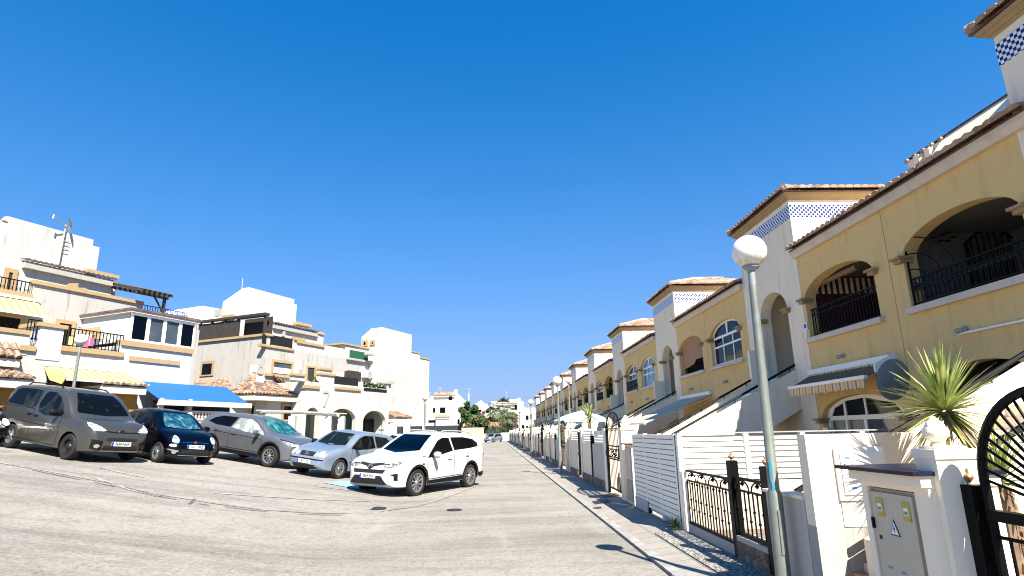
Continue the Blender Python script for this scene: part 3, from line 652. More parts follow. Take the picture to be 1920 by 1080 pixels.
m = MB().mat('white_clean')
for i in range(12): m.box(.045, .06, .35+.155*i, .42+.155*i, 4.86, 5.27)
m.build('striped_panel', h1)
# ---------------------------------------------------------------- lamp posts
LY = at_x(1468, 1080, 2.7).y
def lamp_post(x, y, z, label, scuff=False):
    t = thing('street_lamp', label, 'street lamp', (x, y, z), 0, 'white globe street lamps')
    m = MB().mat('galv').lathe([(.001, 0), (.07, 0), (.068, .9), (.052, .94), (.046, 2.0), (.040, 3.0), (.001, 3.0)], n=14); m.build('pole', t, True)
    m = MB().mat('dish_grey').lathe([(.036, 2.9), (.036, 3.15), (.075, 3.18), (.085, 3.19), (.085, 3.215), (.001, 3.215)], n=14); m.build('collar', t, True)
    m = MB().mat('globe').sphere((0, 0, 3.37), .178, 14); m.build('globe', t, True)
    if scuff:
        m = MB().mat('teal_scuff')
        for a0, z0, z1 in ((-2.5, 1.0, 1.25), (-2.3, .75, 1.05)): m.add([(.0555*cos(a0+i*.12)*(1+.02), .0555*sin(a0+i*.12)*(1.02), z) for i in range(5) for z in (z0+.03*i, z1-.02*i)], [(2*i, 2*i+2, 2*i+3, 2*i+1) for i in range(4)])
        m.build('paint_scuff', t)
        m = MB().mat('galv').box(-.02, .02, -.075, -.045, .35, .75); m.build('hatch', t)
    return t
L1 = lamp_post(2.7, LY, .09, 'tall street lamp with a white globe in the foreground, teal scuff on its pole', True)
for i, (y, lab) in enumerate([(22.7, 'second globe lamp along the right pavement, beyond the tall foreground one'), (39, 'third globe lamp along the right pavement, small in the distance'), (55.5, 'farthest globe lamp along the right pavement')]): copy_tree(L1, None, (2.5, y, .115), lab)
copy_tree(L1, None, (4.2, 32.5, .95), 'globe lamp standing behind the garden walls, just right of the second pavement lamp')
p = on_ground(112, 846); 
pl = at_y(138, 728, 18.5); copy_tree(L1, None, (at_y(152, 637, 18.6).x, 18.6, at_y(152, 637, 18.6).z-3.37), 'globe street lamp behind the grey van on the left')
pl = at_y(797, 745, 34); copy_tree(L1, None, (pl.x, 34, pl.z-3.37), 'globe street lamp behind the white car, before the tall blank wall')
L1.rotation_euler[1] = radians(.9); L1.scale = (1, 1, .988)
# ---------------------------------------------------------------- foreground walls
def wy(px, py, X=WX): return at_x(px, py, X).y
def pinecone(parent, c, s=1.0):
    m = MB().mat('white_clean'); x, y, z = c
    m.lathe([(.001, 0), (.045*s, 0), (.05*s, .015*s), (.035*s, .03*s), (.06*s, .05*s), (.085*s, .08*s), (.084*s, .105*s), (.066*s, .14*s), (.042*s, .175*s), (.018*s, .205*s), (.001, .215*s)], c, 16)
    for r in range(3):
        for i in range(6):
            a = 2*pi*(i+.5*(r % 2))/6; rr = (.080, .081, .063, .038)[r]*s; zz = (.075, .105, .135, .165)[r]*s; w = .02*s
            P = Vector((x+rr*cos(a), y+rr*sin(a), z+zz)); T = Vector((-sin(a), cos(a), 0)); Nn = Vector((cos(a), sin(a), 0))
            m.add([P-T*w*1.2, P+T*w*1.2, P+Nn*.008*s+Vector((0, 0, -.01*s)), P+Vector((0, 0, .045*s))-Nn*.006*s], [(0, 1, 2), (0, 2, 3), (2, 1, 3)])
    return m.build('pinecone_finial', parent, True, 50)
t = thing('low_wall', 'low grey plastered wall behind the foreground lamp pole', 'wall', (WX, 5.45, .115))
MB().mat('grey_plaster').box(0, .14, .16, .95, 0, .83).build('wall', t); MB().mat('white_clean').box(-.02, .16, .16, .97, .831, .86).build('coping', t)
t = thing('white_wall', 'tall white garden side wall with a meter box, right of the lamp pole', 'wall', (WX, 5.45, .115))
MB().mat('white_old').box(0, 3.4, -.004, .15, 0, .62).build('base', t); MB().mat('white').box(.002, 3.4, 0, .149, .621, 1.41).build('wall', t)
c0 = at_y(1560, 832, 5.44); c1 = at_y(1640, 940, 5.44); cx = c0.x-WX; w = .46; z1 = at_y(1600, 838, 5.44).z-.115; z0 = at_y(1600, 938, 5.44).z-.115
m = MB().mat('pvc').box(cx, cx+w, -.03, -.001, z0, z1); m.build('meter_box', t)
m = MB().mat('louvre').box(cx+.04, cx+w-.04, -.045, -.0301, z0+.05, z1-.04); m.mat('ink').box(cx+.06, cx+.075, -.05, -.0451, z0+.30, z0+.315); m.mat('sticker_b').box(cx+.1, cx+.15, -.0485, -.0451, z0+.2, z0+.23).box(cx+.1, cx+.15, -.0485, -.0451, z0+.1, z0+.12).box(cx+.08, cx+.12, -.0485, -.0451, z1-.1, z1-.08); m.build('meter_door', t)
m = MB().mat('white_clean').box(cx+.01, cx+w, -.012, -.005, z0-.22, z0-.01); m.build('lower_flap', t)
t = thing('entrance_steps', 'terracotta steps with patterned mosaic risers beside the meter cabinet', 'steps', (0, 0, .115))
for i, (x0, z) in enumerate(((3.12, .24), (3.42, .43))):
    m = MB().mat('mosaic').box(x0, 5.2, 4.3, 5.44-i*.003, i*.24, z-.02); m.mat('terracotta').box(x0-.015, 5.2, 4.29, 5.441-i*.003, z-.0199, z+.006); m.build('step', t)
# meter cabinet
XC = 2.70; ya, yb = wy(1622, 898, XC), wy(1712, 912, XC)
t = thing('meter_cabinet', 'white masonry meter cabinet with beige doors and navy tiled top, foreground right', 'meter cabinet', (XC, 0, .115))
m = MB().mat('white_clean').plate([(yb-.13, 0), (ya+.06, 0), (ya+.06, 1.10), (yb-.13, 1.10)], [[(yb, .08), (ya, .08), (ya, 1.06), (yb, 1.06)]], 0, .45)
# plate lies in x,z; swap into the street plane
m.v = [(v[1], v[0], v[2]) for v in m.v]; m.box(.2, .45, yb+.001, ya-.001, .05, 1.07); m.build('masonry', t)
MB().mat('white_clean').box(-.045, .47, yb-.14, ya+.12, 1.101, 1.17).build('lintel', t)
MB().mat('navy_tile').box(-.10, .50, yb-.16, ya+.2, 1.1701, 1.195).build('tiled_top', t)
for (z0, z1) in ((.44, 1.05), (.09, .42)):
    m = MB().mat('beige_edge').box(.03, .05, yb+.005, ya-.005, z0, z1); m.mat('beige_metal').box(.012, .0299, yb+.055, ya-.012, z0+.02, z1-.025)
    m.mat('black_metal').box(-.004, .02, ya-.022, ya-.004, z0+(z1-z0)*.55, z0+(z1-z0)*.55+.07); d = m.build('cabinet_door', t)
    if z0 > .2:
        for yy, zz in ((ya-.11, .93), (yb+.12, .93)):
            s_ = MB().mat('sticker_y').box(.007, .0119, yy-.036, yy+.036, zz-.065, zz+.055); s_.mat('sticker_w').box(.004, .0069, yy-.02, yy+.02, zz-.03, zz+.02); s_.mat('sticker_b').box(.002, .0039, yy-.014, yy+.014, zz-.024, zz-.002); s_.build('sticker', d)
        yy = (ya+yb)/2+.02; zz = .80
        s_ = MB().mat('ink').prism([(.009, yy-.05, zz-.045), (.009, yy+.05, zz-.045), (.009, yy, zz+.06)], (.0029, 0, 0)); s_.mat('sticker_w').prism([(.006, yy-.038, zz-.037), (.006, yy+.038, zz-.037), (.006, yy, zz+.044)], (.0029, 0, 0))
        s_.mat('ink').prism([(.004, yy+.006, zz+.025), (.004, yy-.010, zz-.004), (.004, yy+.001, zz-.004), (.004, yy-.004, zz-.03), (.004, yy+.012, zz+.004), (.004, yy+.001, zz+.004)], (.0019, 0, 0)); s_.build('warning_sign', d)
        for k_, yy in enumerate((ya-.12, (ya+yb)/2, yb+.12)): MB().mat('sticker_b').box(.009, .0119, yy-.022, yy+.022, .53-.01*k_, .545-.01*k_).build('sticker', d)
        MB().mat('iron').box(.006, .0119, ya-.075, ya-.055, .71, .735).build('lock', d)
# pillar with pinecone
XP = 2.74; ypa, ypb = wy(1720, 843, XP), wy(1752, 846, XP)
t = thing('gate_pillar', 'white plastered gate pillar with a pinecone finial, nearest the camera', 'pillar', (XP, ypb, .115), 0, 'white pillars with finials')
D = ypa-ypb+.04
m = MB().mat('white_clean').box(0, .26, 0, D, .52, 1.27); m.box(-.02, .28, -.02, D+.02, 0, .519); m.build('shaft', t)
m = MB().mat('white_clean').box(-.006, -.0005, .05, D-.05, .60, 1.18); m.build('panel', t)
m = MB().mat('white_clean').box(-.01, .27, -.01, D+.01, 1.271, 1.33); m.box(.03, .23, .02, D-.02, 1.3301, 1.345); m.build('cap', t)
pinecone(t, (.10, D/2, 1.345), .88)
# near gate
GX = 2.86; g0 = wy(1822, 912, GX); 
t = thing('iron_gate', 'black iron gate with a fan shaped arched top at the right edge', 'gate', (GX, g0, .115), 0, 'black iron gates')
m = MB().mat('black_metal').box(0, .12, .01, .17, 0, 1.12); m.build('post', t)
m = MB().mat('bronze').lathe([(.001, 0), (.012, 0), (.010, .012), (.026, .03), (.03, .045), (.024, .058), (.008, .066), (.009, .09), (.001, .10)], (.06, .09, 1.12), 12); m.build('finial', t, True)
m = MB().mat('black_metal'); W = 1.0; zt = 1.66; z0 = 1.16; hub = (-.52, .98)
y_l = -.03; arc = [(.06, y_l-.50*(1-cos(a))*1.0, z0+(zt-z0)*sin(a)) for a in [pi/2*i/12 for i in range(13)]]+[(.06, y_l-.9, zt-.02)]
m.path([(.06, y_l, .1), (.06, y_l, z0)]+arc[1:], .026, 8); m.box(.03, .09, y_l-1.0, y_l, .93, .99); m.tube((.06, y_l, .84), (.06, y_l-1.0, .84), .012); m.tube((.06, y_l, .15), (.06, y_l-1, .15), .02)
m.tube((.06, y_l+.04, 1.0), (.06, y_l, 1.0), .012)
for a in range(13):
    an = pi*(1.0-a/12.0*.5)*1.0; 
    d = Vector((0, cos(an)*-1, sin(an))); tgt = arc[min(a, 12)]
    m.tube((.06, y_l-.62, 1.0), tgt, .009, 6)
for i in range(8): m.tube((.06, y_l-.1-.11*i, .15), (.06, y_l-.1-.11*i, .84), .010, 6)
for i in range(3): m.path([(.06, y_l-.2-.3*i+.06*sin(a*pi/4), .6+.06*cos(a*pi/4)) for a in range(7)], .008, 5)
m.build('leaf', t)
# black railing fence with posts
fa, fb, fc = 9.12, 7.42, 6.42
t = thing('iron_fence', 'black iron fence panel with knobbed bars before the white louvres', 'fence', (WX, fb, .115), 0)
def fence_panel(parent, y0, y1, zt, zb, name='panel'):
    m = MB().mat('black_metal'); L = y1-y0
    m.box(.03, .07, y0, y1, zt-.03, zt); m.box(.035, .065, y0, y1, zt-.16, zt-.14); m.box(.03, .07, y0, y1, zb, zb+.035)
    n = int(L/.105)
    for i in range(n+1):
        y = y0+L*i/n; m.box(.043, .057, y-.007, y+.007, zb, zt-.14)
        for q, zz in enumerate((.28, .45, .75)):
            if (i+q) % 2 == 0: m.lathe([(.001, -.022), (.018, -.008), (.018, .008), (.001, .022)], (.05, y, zb+(zt-zb)*zz), 6)
    k = max(1, int(L/.4))
    for i in range(k):
        c = y0+L*(i+.5)/k; m.path([(.05, c+.17*cos(a*pi/8), zt-.145+.11*sin(a*pi/8)) for a in range(9)], .009, 5); m.lathe([(.001, -.03), (.03, 0), (.001, .03)], (.05, c, zt-.07), 8)
    return m.build(name, parent)
fence_panel(t, 0, fa-fb, .89, .13); m = MB().mat('white_clean').tube((.05, fa-fb+.05, 0), (.05, fa-fb+.05, .95), .028, 8); m.build('end_post', t)
m = MB().mat('black_metal').box(0, .11, -.11, -.01, 0, 1.10); m.build('post', t)
def finial(parent, c): return MB().mat('bronze').lathe([(.001, 0), (.016, 0), (.012, .012), (.034, .03), (.038, .045), (.026, .066), (.010, .075), (.011, .10), (.001, .115)], c, 12).build('finial', parent, True)
finial(t, (.055, -.06, 1.10))
m = MB().mat('pink_stucco').box(.02, .12, -.0, fa-fb, -.0, .13); m.build('plinth', t)
t = thing('iron_gate', 'black iron gate with bronze topped post, between fence and low grey wall', 'gate', (WX, fc, .115), 0, 'black iron gates')
fence_panel(t, .08, fb-fc-.12, .92, .27, 'leaf'); m = MB().mat('black_metal').box(0, .11, -.03, .07, 0, 1.08); m.build('post', t); finial(t, (.055, .02, 1.08))
t = thing('stone_plinth', 'rough brown stone plinth under the black gate', 'wall', (WX, fc, .115)); MB().mat('stone').box(-.01, .2, .075, fb-fc-.115, 0, .20).build('stones', t); MB().mat('pink_stucco').box(-.0, .22, .075, fb-fc-.115, .201, .26).build('coping', t)
# white louvre fences
t = thing('louvre_fence', 'sunlit white louvre fence on a cream base wall, crossing the garden', 'fence', (WX, 9.3, .115), 0, 'white louvre fences')
MB().mat('pink_stucco').box(.02, 4.6, 0, .12, 0, .70).build('base_wall', t)
m = MB().mat('louvre')
for i in range(8):
    z = .72+.083*i; m.hexa([(.08, .0, z), (4.6, .0, z), (4.6, .05, z+.02), (.08, .05, z+.02), (.08, .03, z+.07), (4.6, .03, z+.07), (4.6, .06, z+.075), (.08, .06, z+.075)])
m.build('slats', t)
for i, x in enumerate((0, 1.05, 1.95, 2.9, 3.8)): MB().mat('pvc').box(x, x+.07, -.02, .09, 0 if x == 0 else .7, 1.40).build('post', t)
MB().mat('grey_metal').box(.0, 4.6, -.025, .095, 1.401, 1.42).build('top_rail', t)
t = thing('louvre_fence', 'shaded white louvre screen along the pavement, left of the black fence', 'fence', (WX, 9.42, .115), 0, 'white louvre fences')
m = MB().mat('louvre')
for i in range(16): z = .10+.082*i; m.box(-.004, .03, 0, 2.85, z, z+.066)
m.build('slats', t); MB().mat('grey_plaster').box(.031, .05, 0, 2.85, .05, 1.40).build('backing', t)
for y in (-.0, .95, 1.9, 2.8): MB().mat('pvc').box(-.012, .06, y, y+.05, 0, 1.41).build('post', t)
MB().mat('grey_plaster').box(-.03, .12, 1.9, 2.84, 0, .2).build('base', t)
# garden walls further along, one set per house
def garden_set(k):
    Y0 = 12.45+(k-1)*PER; out = []
    q = lambda s: s+(', first set past the louvre screen' if k == 1 else '')
    t = thing('meter_cabinet', 'beige meter cabinet in the pavement wall beyond the louvre screen', 'meter cabinet', (WX, Y0, .115), 0, 'beige meter cabinets along the wall')
    MB().mat('white_clean').box(.0, .3, 0, .62, 0, 1.18).build('masonry', t); MB().mat('beige_metal').box(-.02, -.001, .06, .56, .5, 1.12).build('cabinet_door', t); MB().mat('beige_edge').box(-.02, -.001, .06, .56, .06, .47).build('cabinet_door', t); MB().mat('terracotta').box(-.08, .34, -.05, .68, 1.181, 1.21).build('top', t); out.append(t)
    for i, y in enumerate((.8, 2.75, 6.85, 9.9)):
        t = thing('gate_pillar', 'white pillar', 'pillar', (WX-.02, Y0+y, .115), 0, 'white pillars with finials')
        m = MB().mat('white_clean').box(0, .3, 0, .3, 0, 1.48); m.build('shaft', t); MB().mat('white_clean').box(-.02, .32, -.02, .32, 1.481, 1.54).build('cap', t); pinecone(t, (.15, .15, 1.54), 1.25); out.append(t)
    t = thing('iron_gate', 'tall black iron gate', 'gate', (WX, Y0+1.12, .115), 0, 'black iron gates')
    m = MB().mat('black_metal')
    for y in (0, 1.58): m.box(.0, .05, y, y+.05, 0, 1.6)
    m.path([(.025, .8+.78*cos(a*pi/10), 1.55+.35*sin(a*pi/10)) for a in range(11)], .02)
    for i in range(1, 10): m.box(.02, .035, .03+.157*i, .045+.157*i, .1, 1.55+.33*sin(pi*i/10))
    for z in (.12, .8, 1.1, 1.5): m.box(.01, .045, .05, 1.58, z, z+.03)
    for i in range(4): m.lathe([(.09, -.01), (.11, 0), (.09, .01)], (.025, .25+.36*i, .95), 10, 'y')
    m.build('leaf', t); out.append(t)
    for j, (a, b) in enumerate(((3.07, 4.9), (5.05, 6.83), (7.4+.6, 9.88))):
        t = thing('garden_wall', 'white garden wall panel', 'wall', (WX, Y0+a, .115), 0, 'white garden walls along the pavement')
        MB().mat('stone').box(-.03, .2, 0, b-a, 0, .22).build('stone_base', t); MB().mat(('grey_plaster', 'white_clean', 'white')[j]).box(0, .17, 0.0, b-a, .221, 1.12).build('wall', t)
        m = MB().mat('louvre')
        for i in range(5): m.box(.05, .08, .02, b-a-.02, 1.125+.075*i, 1.18+.075*i)
        m.build('top_slats', t); out.append(t)
    t = thing('iron_gate', 'narrow black iron gate', 'gate', (WX, Y0+7.16, .115), 0, 'black iron gates')
    m = MB().mat('black_metal')
    for i in range(8): m.box(.02, .035, .02+.11*i, .035+.11*i, .08, 1.45)
    for z in (.08, .75, 1.42): m.box(.01, .045, 0, .82, z, z+.035)
    m.build('leaf', t); out.append(t)
    t = thing('gate_post', 'slim black iron post between two wall panels', 'post', (WX, Y0+4.92, .115), 0, 'slim black posts along the wall'); MB().mat('black_metal').box(-.03, .08, 0, .11, 0, 1.35).build('shaft', t); MB().mat('bronze').lathe([(.001, 0), (.03, .03), (.001, .08)], (.025, .055, 1.35), 8).build('finial', t); out.append(t)
    return out
ordn = ['first', 'second', 'third', 'fourth', 'fifth', 'sixth', 'seventh', 'eighth', 'ninth']
def relabel(objs, k):
    cnt = {}
    for o in objs:
        c = o.name.split('.')[0]; cnt[c] = cnt.get(c, 0)+1; n = cnt[c]
        what = {'meter_cabinet': 'beige meter cabinet', 'gate_pillar': 'white pillar with pinecone finial', 'iron_gate': 'tall arched black iron gate' if n == 1 else 'narrow flat topped black iron gate', 'garden_wall': 'white garden wall panel', 'gate_post': 'slim black gate post'}[c]
        pos = {'gate_pillar': ['nearest of four', 'second of four', 'third of four', 'last of four'], 'garden_wall': ['nearest of three', 'middle of three', 'last of three']}.get(c)
        o['label'] = what+(', '+pos[n-1] if pos else '')+' in the '+ordn[k-1]+' garden front past the louvre screen'
gs = garden_set(1); relabel(gs, 1)
for k in range(2, 10):
    cs = [copy_tree(o, None, (o.location.x, o.location.y+(k-1)*PER, o.location.z)) for o in gs]; relabel(cs, k)
# dish, parasol
t = thing('satellite_dish', 'grey satellite dish in front of the nearest patio door, half behind the spiky plant', 'satellite dish', (7.3, 10.45, 2.38))
m = MB().mat('dish_grey').lathe([(.001, .0), (.14, .008), (.26, .03), (.37, .07), (.378, .07), (.26, .02), (.001, -.012)], (0, 0, 0), 24, 'y'); d = m.build('dish', t, True); d.rotation_euler = (radians(12), 0, radians(12))
MB().mat('grey_metal').path([(0, .02, 0), (.1, .25, -.15), (.55, .3, -.15)], .02).build('bracket', t); MB().mat('ink').sphere((-.02, -.03, .02), .012, 5).build('bolt', t)
t = thing('parasol', 'pale blue parasol over a garden wall, halfway down the street', 'parasol', (4.6, 31, .12))
m = MB().mat('lightblue_cloth').lathe([(.001, 2.5), (.5, 2.38), (1.0, 2.22), (1.45, 2.0), (1.45, 1.9), (1.44, 1.99), (.9, 2.19), (.001, 2.45)], n=8); m.build('canopy', t); MB().mat('grey_metal').tube((0, 0, 0), (0, 0, 2.55), .025).build('pole', t)
# ---------------------------------------------------------------- plants
def blade(m, base, dirv, L, w, droop, n=5):
    d = Vector(dirv).normalized(); side = d.cross(Vector((0, 0, 1))); side = side.normalized() if side.length > .05 else Vector((1, 0, 0)); up = side.cross(d)
    p = Vector(base); vs = []
    for i in range(n+1):
        t = i/n; ww = w*(1-t)**.7*(.55+.9*min(t*3, 1)*.5) if i < n else .0008
        vs += [p-side*ww+up*ww*.35, p, p+side*ww+up*ww*.35]; d = (d+Vector((0, 0, -droop/n))).normalized(); p = p+d*L/n
    m.add(vs, [(3*i+a, 3*i+a+1, 3*i+a+4, 3*i+a+3) for i in range(n) for a in (0, 1)])
def rosette(m, c, L, n, w=.016, droop=.35, lo=-.5, dry=0, seed=1, mat='leaf_yucca'):
    r = random.Random(seed)
    for i in range(n):
        u = r.random(); el = lo+(1.5-lo)*(u**.8); a = r.uniform(0, 2*pi); d = Vector((cos(a)*cos(el), sin(a)*cos(el), sin(el)))
        m.mat('leaf_dry' if (el < lo+.35 and r.random() < dry) else mat)
        blade(m, Vector(c)+d*.03, d, L*r.uniform(.75, 1.1), w*r.uniform(.8, 1.2), droop*r.uniform(.3, 1.3))
yb_ = at_x(1772, 772, 3.8)
t = thing('yucca', 'big spiky yucca with a shaggy trunk behind the white pillar', 'plant', (3.92, yb_.y-.22, .12))
C1 = Vector((3.8, yb_.y, yb_.z))-t.location
m = MB(); rosette(m, C1, .52, 210, .017, .4, -.9, .7, 3); m.build('crown', t)
m = MB().mat('bark'); P = [Vector((.05, -.05, 0)), Vector((.10, -.06, .5)), Vector((.06, -.0, .9)), Vector((.0, .1, 1.25)), C1]
for a, b in zip(P, P[1:]): m.tube(a, b, .055, 9, .05)
r = random.Random(5)
for i in range(150):
    s = r.random(); k = min(3, int(s*4)); p = P[k].lerp(P[k+1], s*4-k); a = r.uniform(0, 2*pi); m.mat('leaf_dry' if r.random() < .6 else 'bark')
    blade(m, p+Vector((cos(a), sin(a), 0))*.045, Vector((cos(a), sin(a), r.uniform(-1, .3))), r.uniform(.05, .12), .012, .6, 3)
m.build('trunk', t)
t = thing('yucca', 'smaller spiky yucca seen through the fan shaped gate', 'plant', (3.75, at_x(1875, 905, 3.75).y, .12))
m = MB(); zc = at_x(1875, 905, 3.75).z-.12; rosette(m, (0, 0, zc), .42, 90, .015, .3, -.5, .4, 8); m.build('crown', t)
m = MB().mat('bark').tube((0, 0, 0), (0, 0, zc), .05, 8); 
for i in range(60):
    a = r.uniform(0, 2*pi); m.mat('leaf_dry'); blade(m, (cos(a)*.045, sin(a)*.045, r.uniform(.2, zc)), (cos(a), sin(a), -.3), .09, .012, .6, 3)
m.build('trunk', t)
def clump(m, c, R, n, mats, size=.05, seed=1, sq=1.0):
    r = random.Random(seed); sub = [Vector((r.gauss(0, .5), r.gauss(0, .5), r.gauss(0, .45)*sq))*R for _ in range(max(5, n//120))]
    for i in range(n):
        s = r.choice(sub); v = Vector((r.gauss(0, 1), r.gauss(0, 1), r.gauss(0, 1))).normalized()*R*.36*r.uniform(.6, 1.05); p = Vector(c)+s+v
        a = Vector((r.gauss(0, 1), r.gauss(0, 1), r.gauss(0, 1))).normalized(); b = a.orthogonal().normalized(); q = size*r.uniform(.6, 1.4); m.mat(r.choice(mats))
        m.add([p-a*q, p+b*q*.5, p+a*q, p-b*q*.5], [(0, 1, 2, 3)])
w0 = at_z(1268, 993, .12)
t = thing('weed', 'small green weed growing at the foot of the fence end post', 'plant', (w0.x, w0.y, .12)); m = MB(); rosette(m, (0, 0, .02), .16, 60, .012, .8, .0, 0, 11, 'leaf_mid'); m.build('leaves', t)
for i, (px_, py_, X, L, lab) in enumerate([(1105, 783, 4.0, .6, 'spiky garden plant rising beside the pale blue parasol'), (1022, 812, 3.7, .75, 'small spiky plant above the far garden walls'), (998, 806, 4.0, .9, 'farthest spiky plant above the garden walls')]):
    p = at_x(px_, py_, X); t = thing('yucca', lab, 'plant', (p.x, p.y, .12)); m = MB(); rosette(m, (0, 0, p.z-.12), L, 80, .03, .7, -.5, .3, 20+i); m.build('crown', t); MB().mat('bark').tube((0, 0, 0), (0, 0, p.z-.12), .07).build('trunk', t)
# ---------------------------------------------------------------- left-hand row, built in its own street frame
TH = radians(25); LA = Vector((sin(TH), cos(TH), 0)); LN = Vector((cos(TH), -sin(TH), 0)); LRZ = atan2(LA.y, LA.x)
O2 = at_y(490, 760, 37.0); O2.z = 0
O1 = at_y(150, 760, 28.0); O1.z = 0
class Frame:
    def __init__(s, O): s.O = O
    def S(s, px, py, n=0.0):
        p = on_plane(px, py, s.O+LN*n, LN); d = p-s.O; return d.dot(LA), p.z
    def R(s, n, l, r, t, b):
        ym, xm = (t+b)/2, (l+r)/2; return s.S(l, ym, n)[0], s.S(r, ym, n)[0], s.S(xm, b, n)[1], s.S(xm, t, n)[1]
def trimmed_window(F, h, n, l, r, t, b, glassm='glass_dark', frame=.14, bars=0, sill=True, name='window'):
    x0, x1, z0, z1 = F.R(n, l, r, t, b); y = -n
    m = MB().mat('ochre').plate([(x0, z0), (x1, z0), (x1, z1), (x0, z1)], [[(x0+frame, z0+frame*.6), (x1-frame, z0+frame*.6), (x1-frame, z1-frame), (x0+frame, z1-frame)]], y-.07, y-.002); w = m.build(name, h)
    MB().mat(glassm).box(x0+frame-.01, x1-frame+.01, y-.022, y-.004, z0+frame*.5, z1-frame+.01).build('pane', w)
    if bars:
        m = MB().mat('black_metal')
        for i in range(bars): xx = x0+frame+(x1-x0-2*frame)*(i+.5)/bars; m.box(xx-.015, xx+.015, y-.06, y-.04, z0+frame*.6, z1-frame)
        m.build('bars', w)
    return w
def ledge(F, h, n, p0, p1, th=.14, pr=.10, mat='ochre', dep=.25, name='coping'):
    a, b = F.S(*p0, n), F.S(*p1, n); z = (a[1]+b[1])/2; m = MB().mat(mat).box(a[0], b[0], -n-pr, -n+dep, z-th, z); m.build(name, h); return a[0], b[0], z
def bars(F, h, n, p0, p1, hgt, mat='black_metal', step=.14, name='railing', z=None):
    a, b = F.S(*p0, n), F.S(*p1, n); zz = z if z is not None else (a[1]+b[1])/2; y = -n+.05; m = MB().mat(mat)
    m.box(a[0], b[0], y-.02, y+.02, zz+hgt-.04, zz+hgt); m.box(a[0], b[0], y-.015, y+.015, zz+.05, zz+.08); k = int((b[0]-a[0])/step)
    for i in range(k+1): x = a[0]+(b[0]-a[0])*i/k; m.box(x-.014, x+.014, y-.012, y+.012, zz, zz+hgt-.02)
    for i in range(0, k, 2): x = a[0]+(b[0]-a[0])*(i+.5)/k; m.lathe([(.045, -.01), (.062, 0), (.045, .01)], (x, y, zz+hgt*.55), 8, 'y')
    return m.build(name, h)
def tile_roof(h, x0, x1, y0, z0, dep, rise, mat='tiles_old', hip=0, name='tiled_roof', under='grey_plaster'):
    m = MB().mat(mat); W = x1-x0; L = sqrt(dep*dep+rise*rise)
    tile_patch(m, (x0, y0, z0), (1, 0, 0), (0, dep, rise), W, (lambda s: max(.1, min(L, min(s, W-s)/hip*1.0))) if hip else (lambda s: L), .24, .4, wid=.8)
    if hip:
        g = hip*dep/L
        tile_patch(m, (x1, y0, z0), (0, 1, 0), (-hip*.9, 0, rise), dep, lambda s: min(L, s*L/dep+.05), .24, .4, wid=.8); tile_patch(m, (x0, y0, z0), (0, 1, 0), (hip*.9, 0, rise), dep, lambda s: min(L, s*L/dep+.05), .24, .4, wid=.8)
        m.mat('tiles_dark').add([(x0, y0, z0-.02), (x1, y0, z0-.02), (x1-hip*.9, y0+dep, z0+rise-.03), (x0+hip*.9, y0+dep, z0+rise-.03), (x0, y0+dep, z0-.02), (x1, y0+dep, z0-.02)], [(0, 1, 2, 3), (0, 3, 4), (1, 5, 2)])
    else: m.mat('tiles_dark').prism([(x0, y0, z0-.02), (x0, y0+dep, z0+rise-.02), (x0, y0+dep, z0-.02)], (W, 0, 0))
    r = m.build(name, h)
    MB().mat(under).box(x0+.03, x1-.03, y0+.05, y0+dep, z0-.32, z0-.03).build('soffit', r); return r
F1, F2 = Frame(O1), Frame(O2)
G1, G2, G3 = 2.2, 1.2, .4
# ---- house one (far left)
H = thing('white_house', 'white house at the far left with yellow striped awnings and a blue awning', 'house', O1, LRZ, 'white houses on the left')
xa = F1.S(-160, 600)[0]; xb = F1.S(372, 640)[0]; zl = F1.S(160, 545)[1]; xp = F1.S(62, 540)[0]
zr = zl-.95
MB().mat('white_old').box(xa, xb, 0, 9, -1, zr).box(xp, F1.S(268, 560)[0], 0, .25, zr, zl-.12).build('wall', H)
ledge(F1, H, 0, (62, 525), (268, 566), .16); ledge(F1, H, 0, (-160, 512), (60, 553), .18)
bars(F1, H, 0, (-100, 533), (60, 553), .85, z=zr)
# setback storey with tile edge
n = -1.6; x1_ = F1.S(208, 550, n)[0]; a = F1.S(42, 486, n); b = F1.S(208, 526, n); zt = (a[1]+b[1])/2
MB().mat('white_far').box(xa, x1_, -n, -n+5, zr, zt-.03).build('upper_storey', H)
tile_roof(H, a[0], b[0], -n-.30, zt-.05, .5, .12, 'tiles_dark', name='tile_edge', under='grey_metal')
trimmed_window(F1, H, n, 4, 30, 503, 548, 'interior_dark', .18)
# roof-top stair tower, one flat wall with stepped corners
n = -2.1; P = lambda l: [F1.S(x, y, n) for x, y in l]
pts = P([(-150, 375), (5, 414), (14, 405), (176, 447), (175, 461), (187, 464), (180, 520)]); zb = zr; pts = [(xa, zb), (xa, pts[1][1])]+[pts[1], pts[2], (pts[3][0], pts[2][1]), (pts[3][0], pts[5][1]), (pts[5][0], pts[5][1]), (pts[5][0], zb)]
m = MB().mat('white_far').plate([tuple(p) for p in pts][::-1], [], 2.1, 2.4); m.box(pts[6][0]-.3, pts[6][0], 2.4, 6.5, zb, pts[5][1]); m.box(xa, pts[6][0]-.3, 2.4, 6.5, zb, pts[5][1]-.4)
m.build('stair_tower', H); MB().mat('tiles').box(pts[2][0]-.03, pts[3][0]+.03, 2.06, 2.44, pts[2][1], pts[2][1]+.05).build('tower_coping', H)
ledge(F1, H, -1.9, (163, 503), (222, 518), .18); a, b = F1.S(165, 508, -1.9), F1.S(219, 530, -1.9); MB().mat('white_far').box(a[0], b[0], 1.91, 4, zb, a[1]-.2).build('roof_parapet', H)
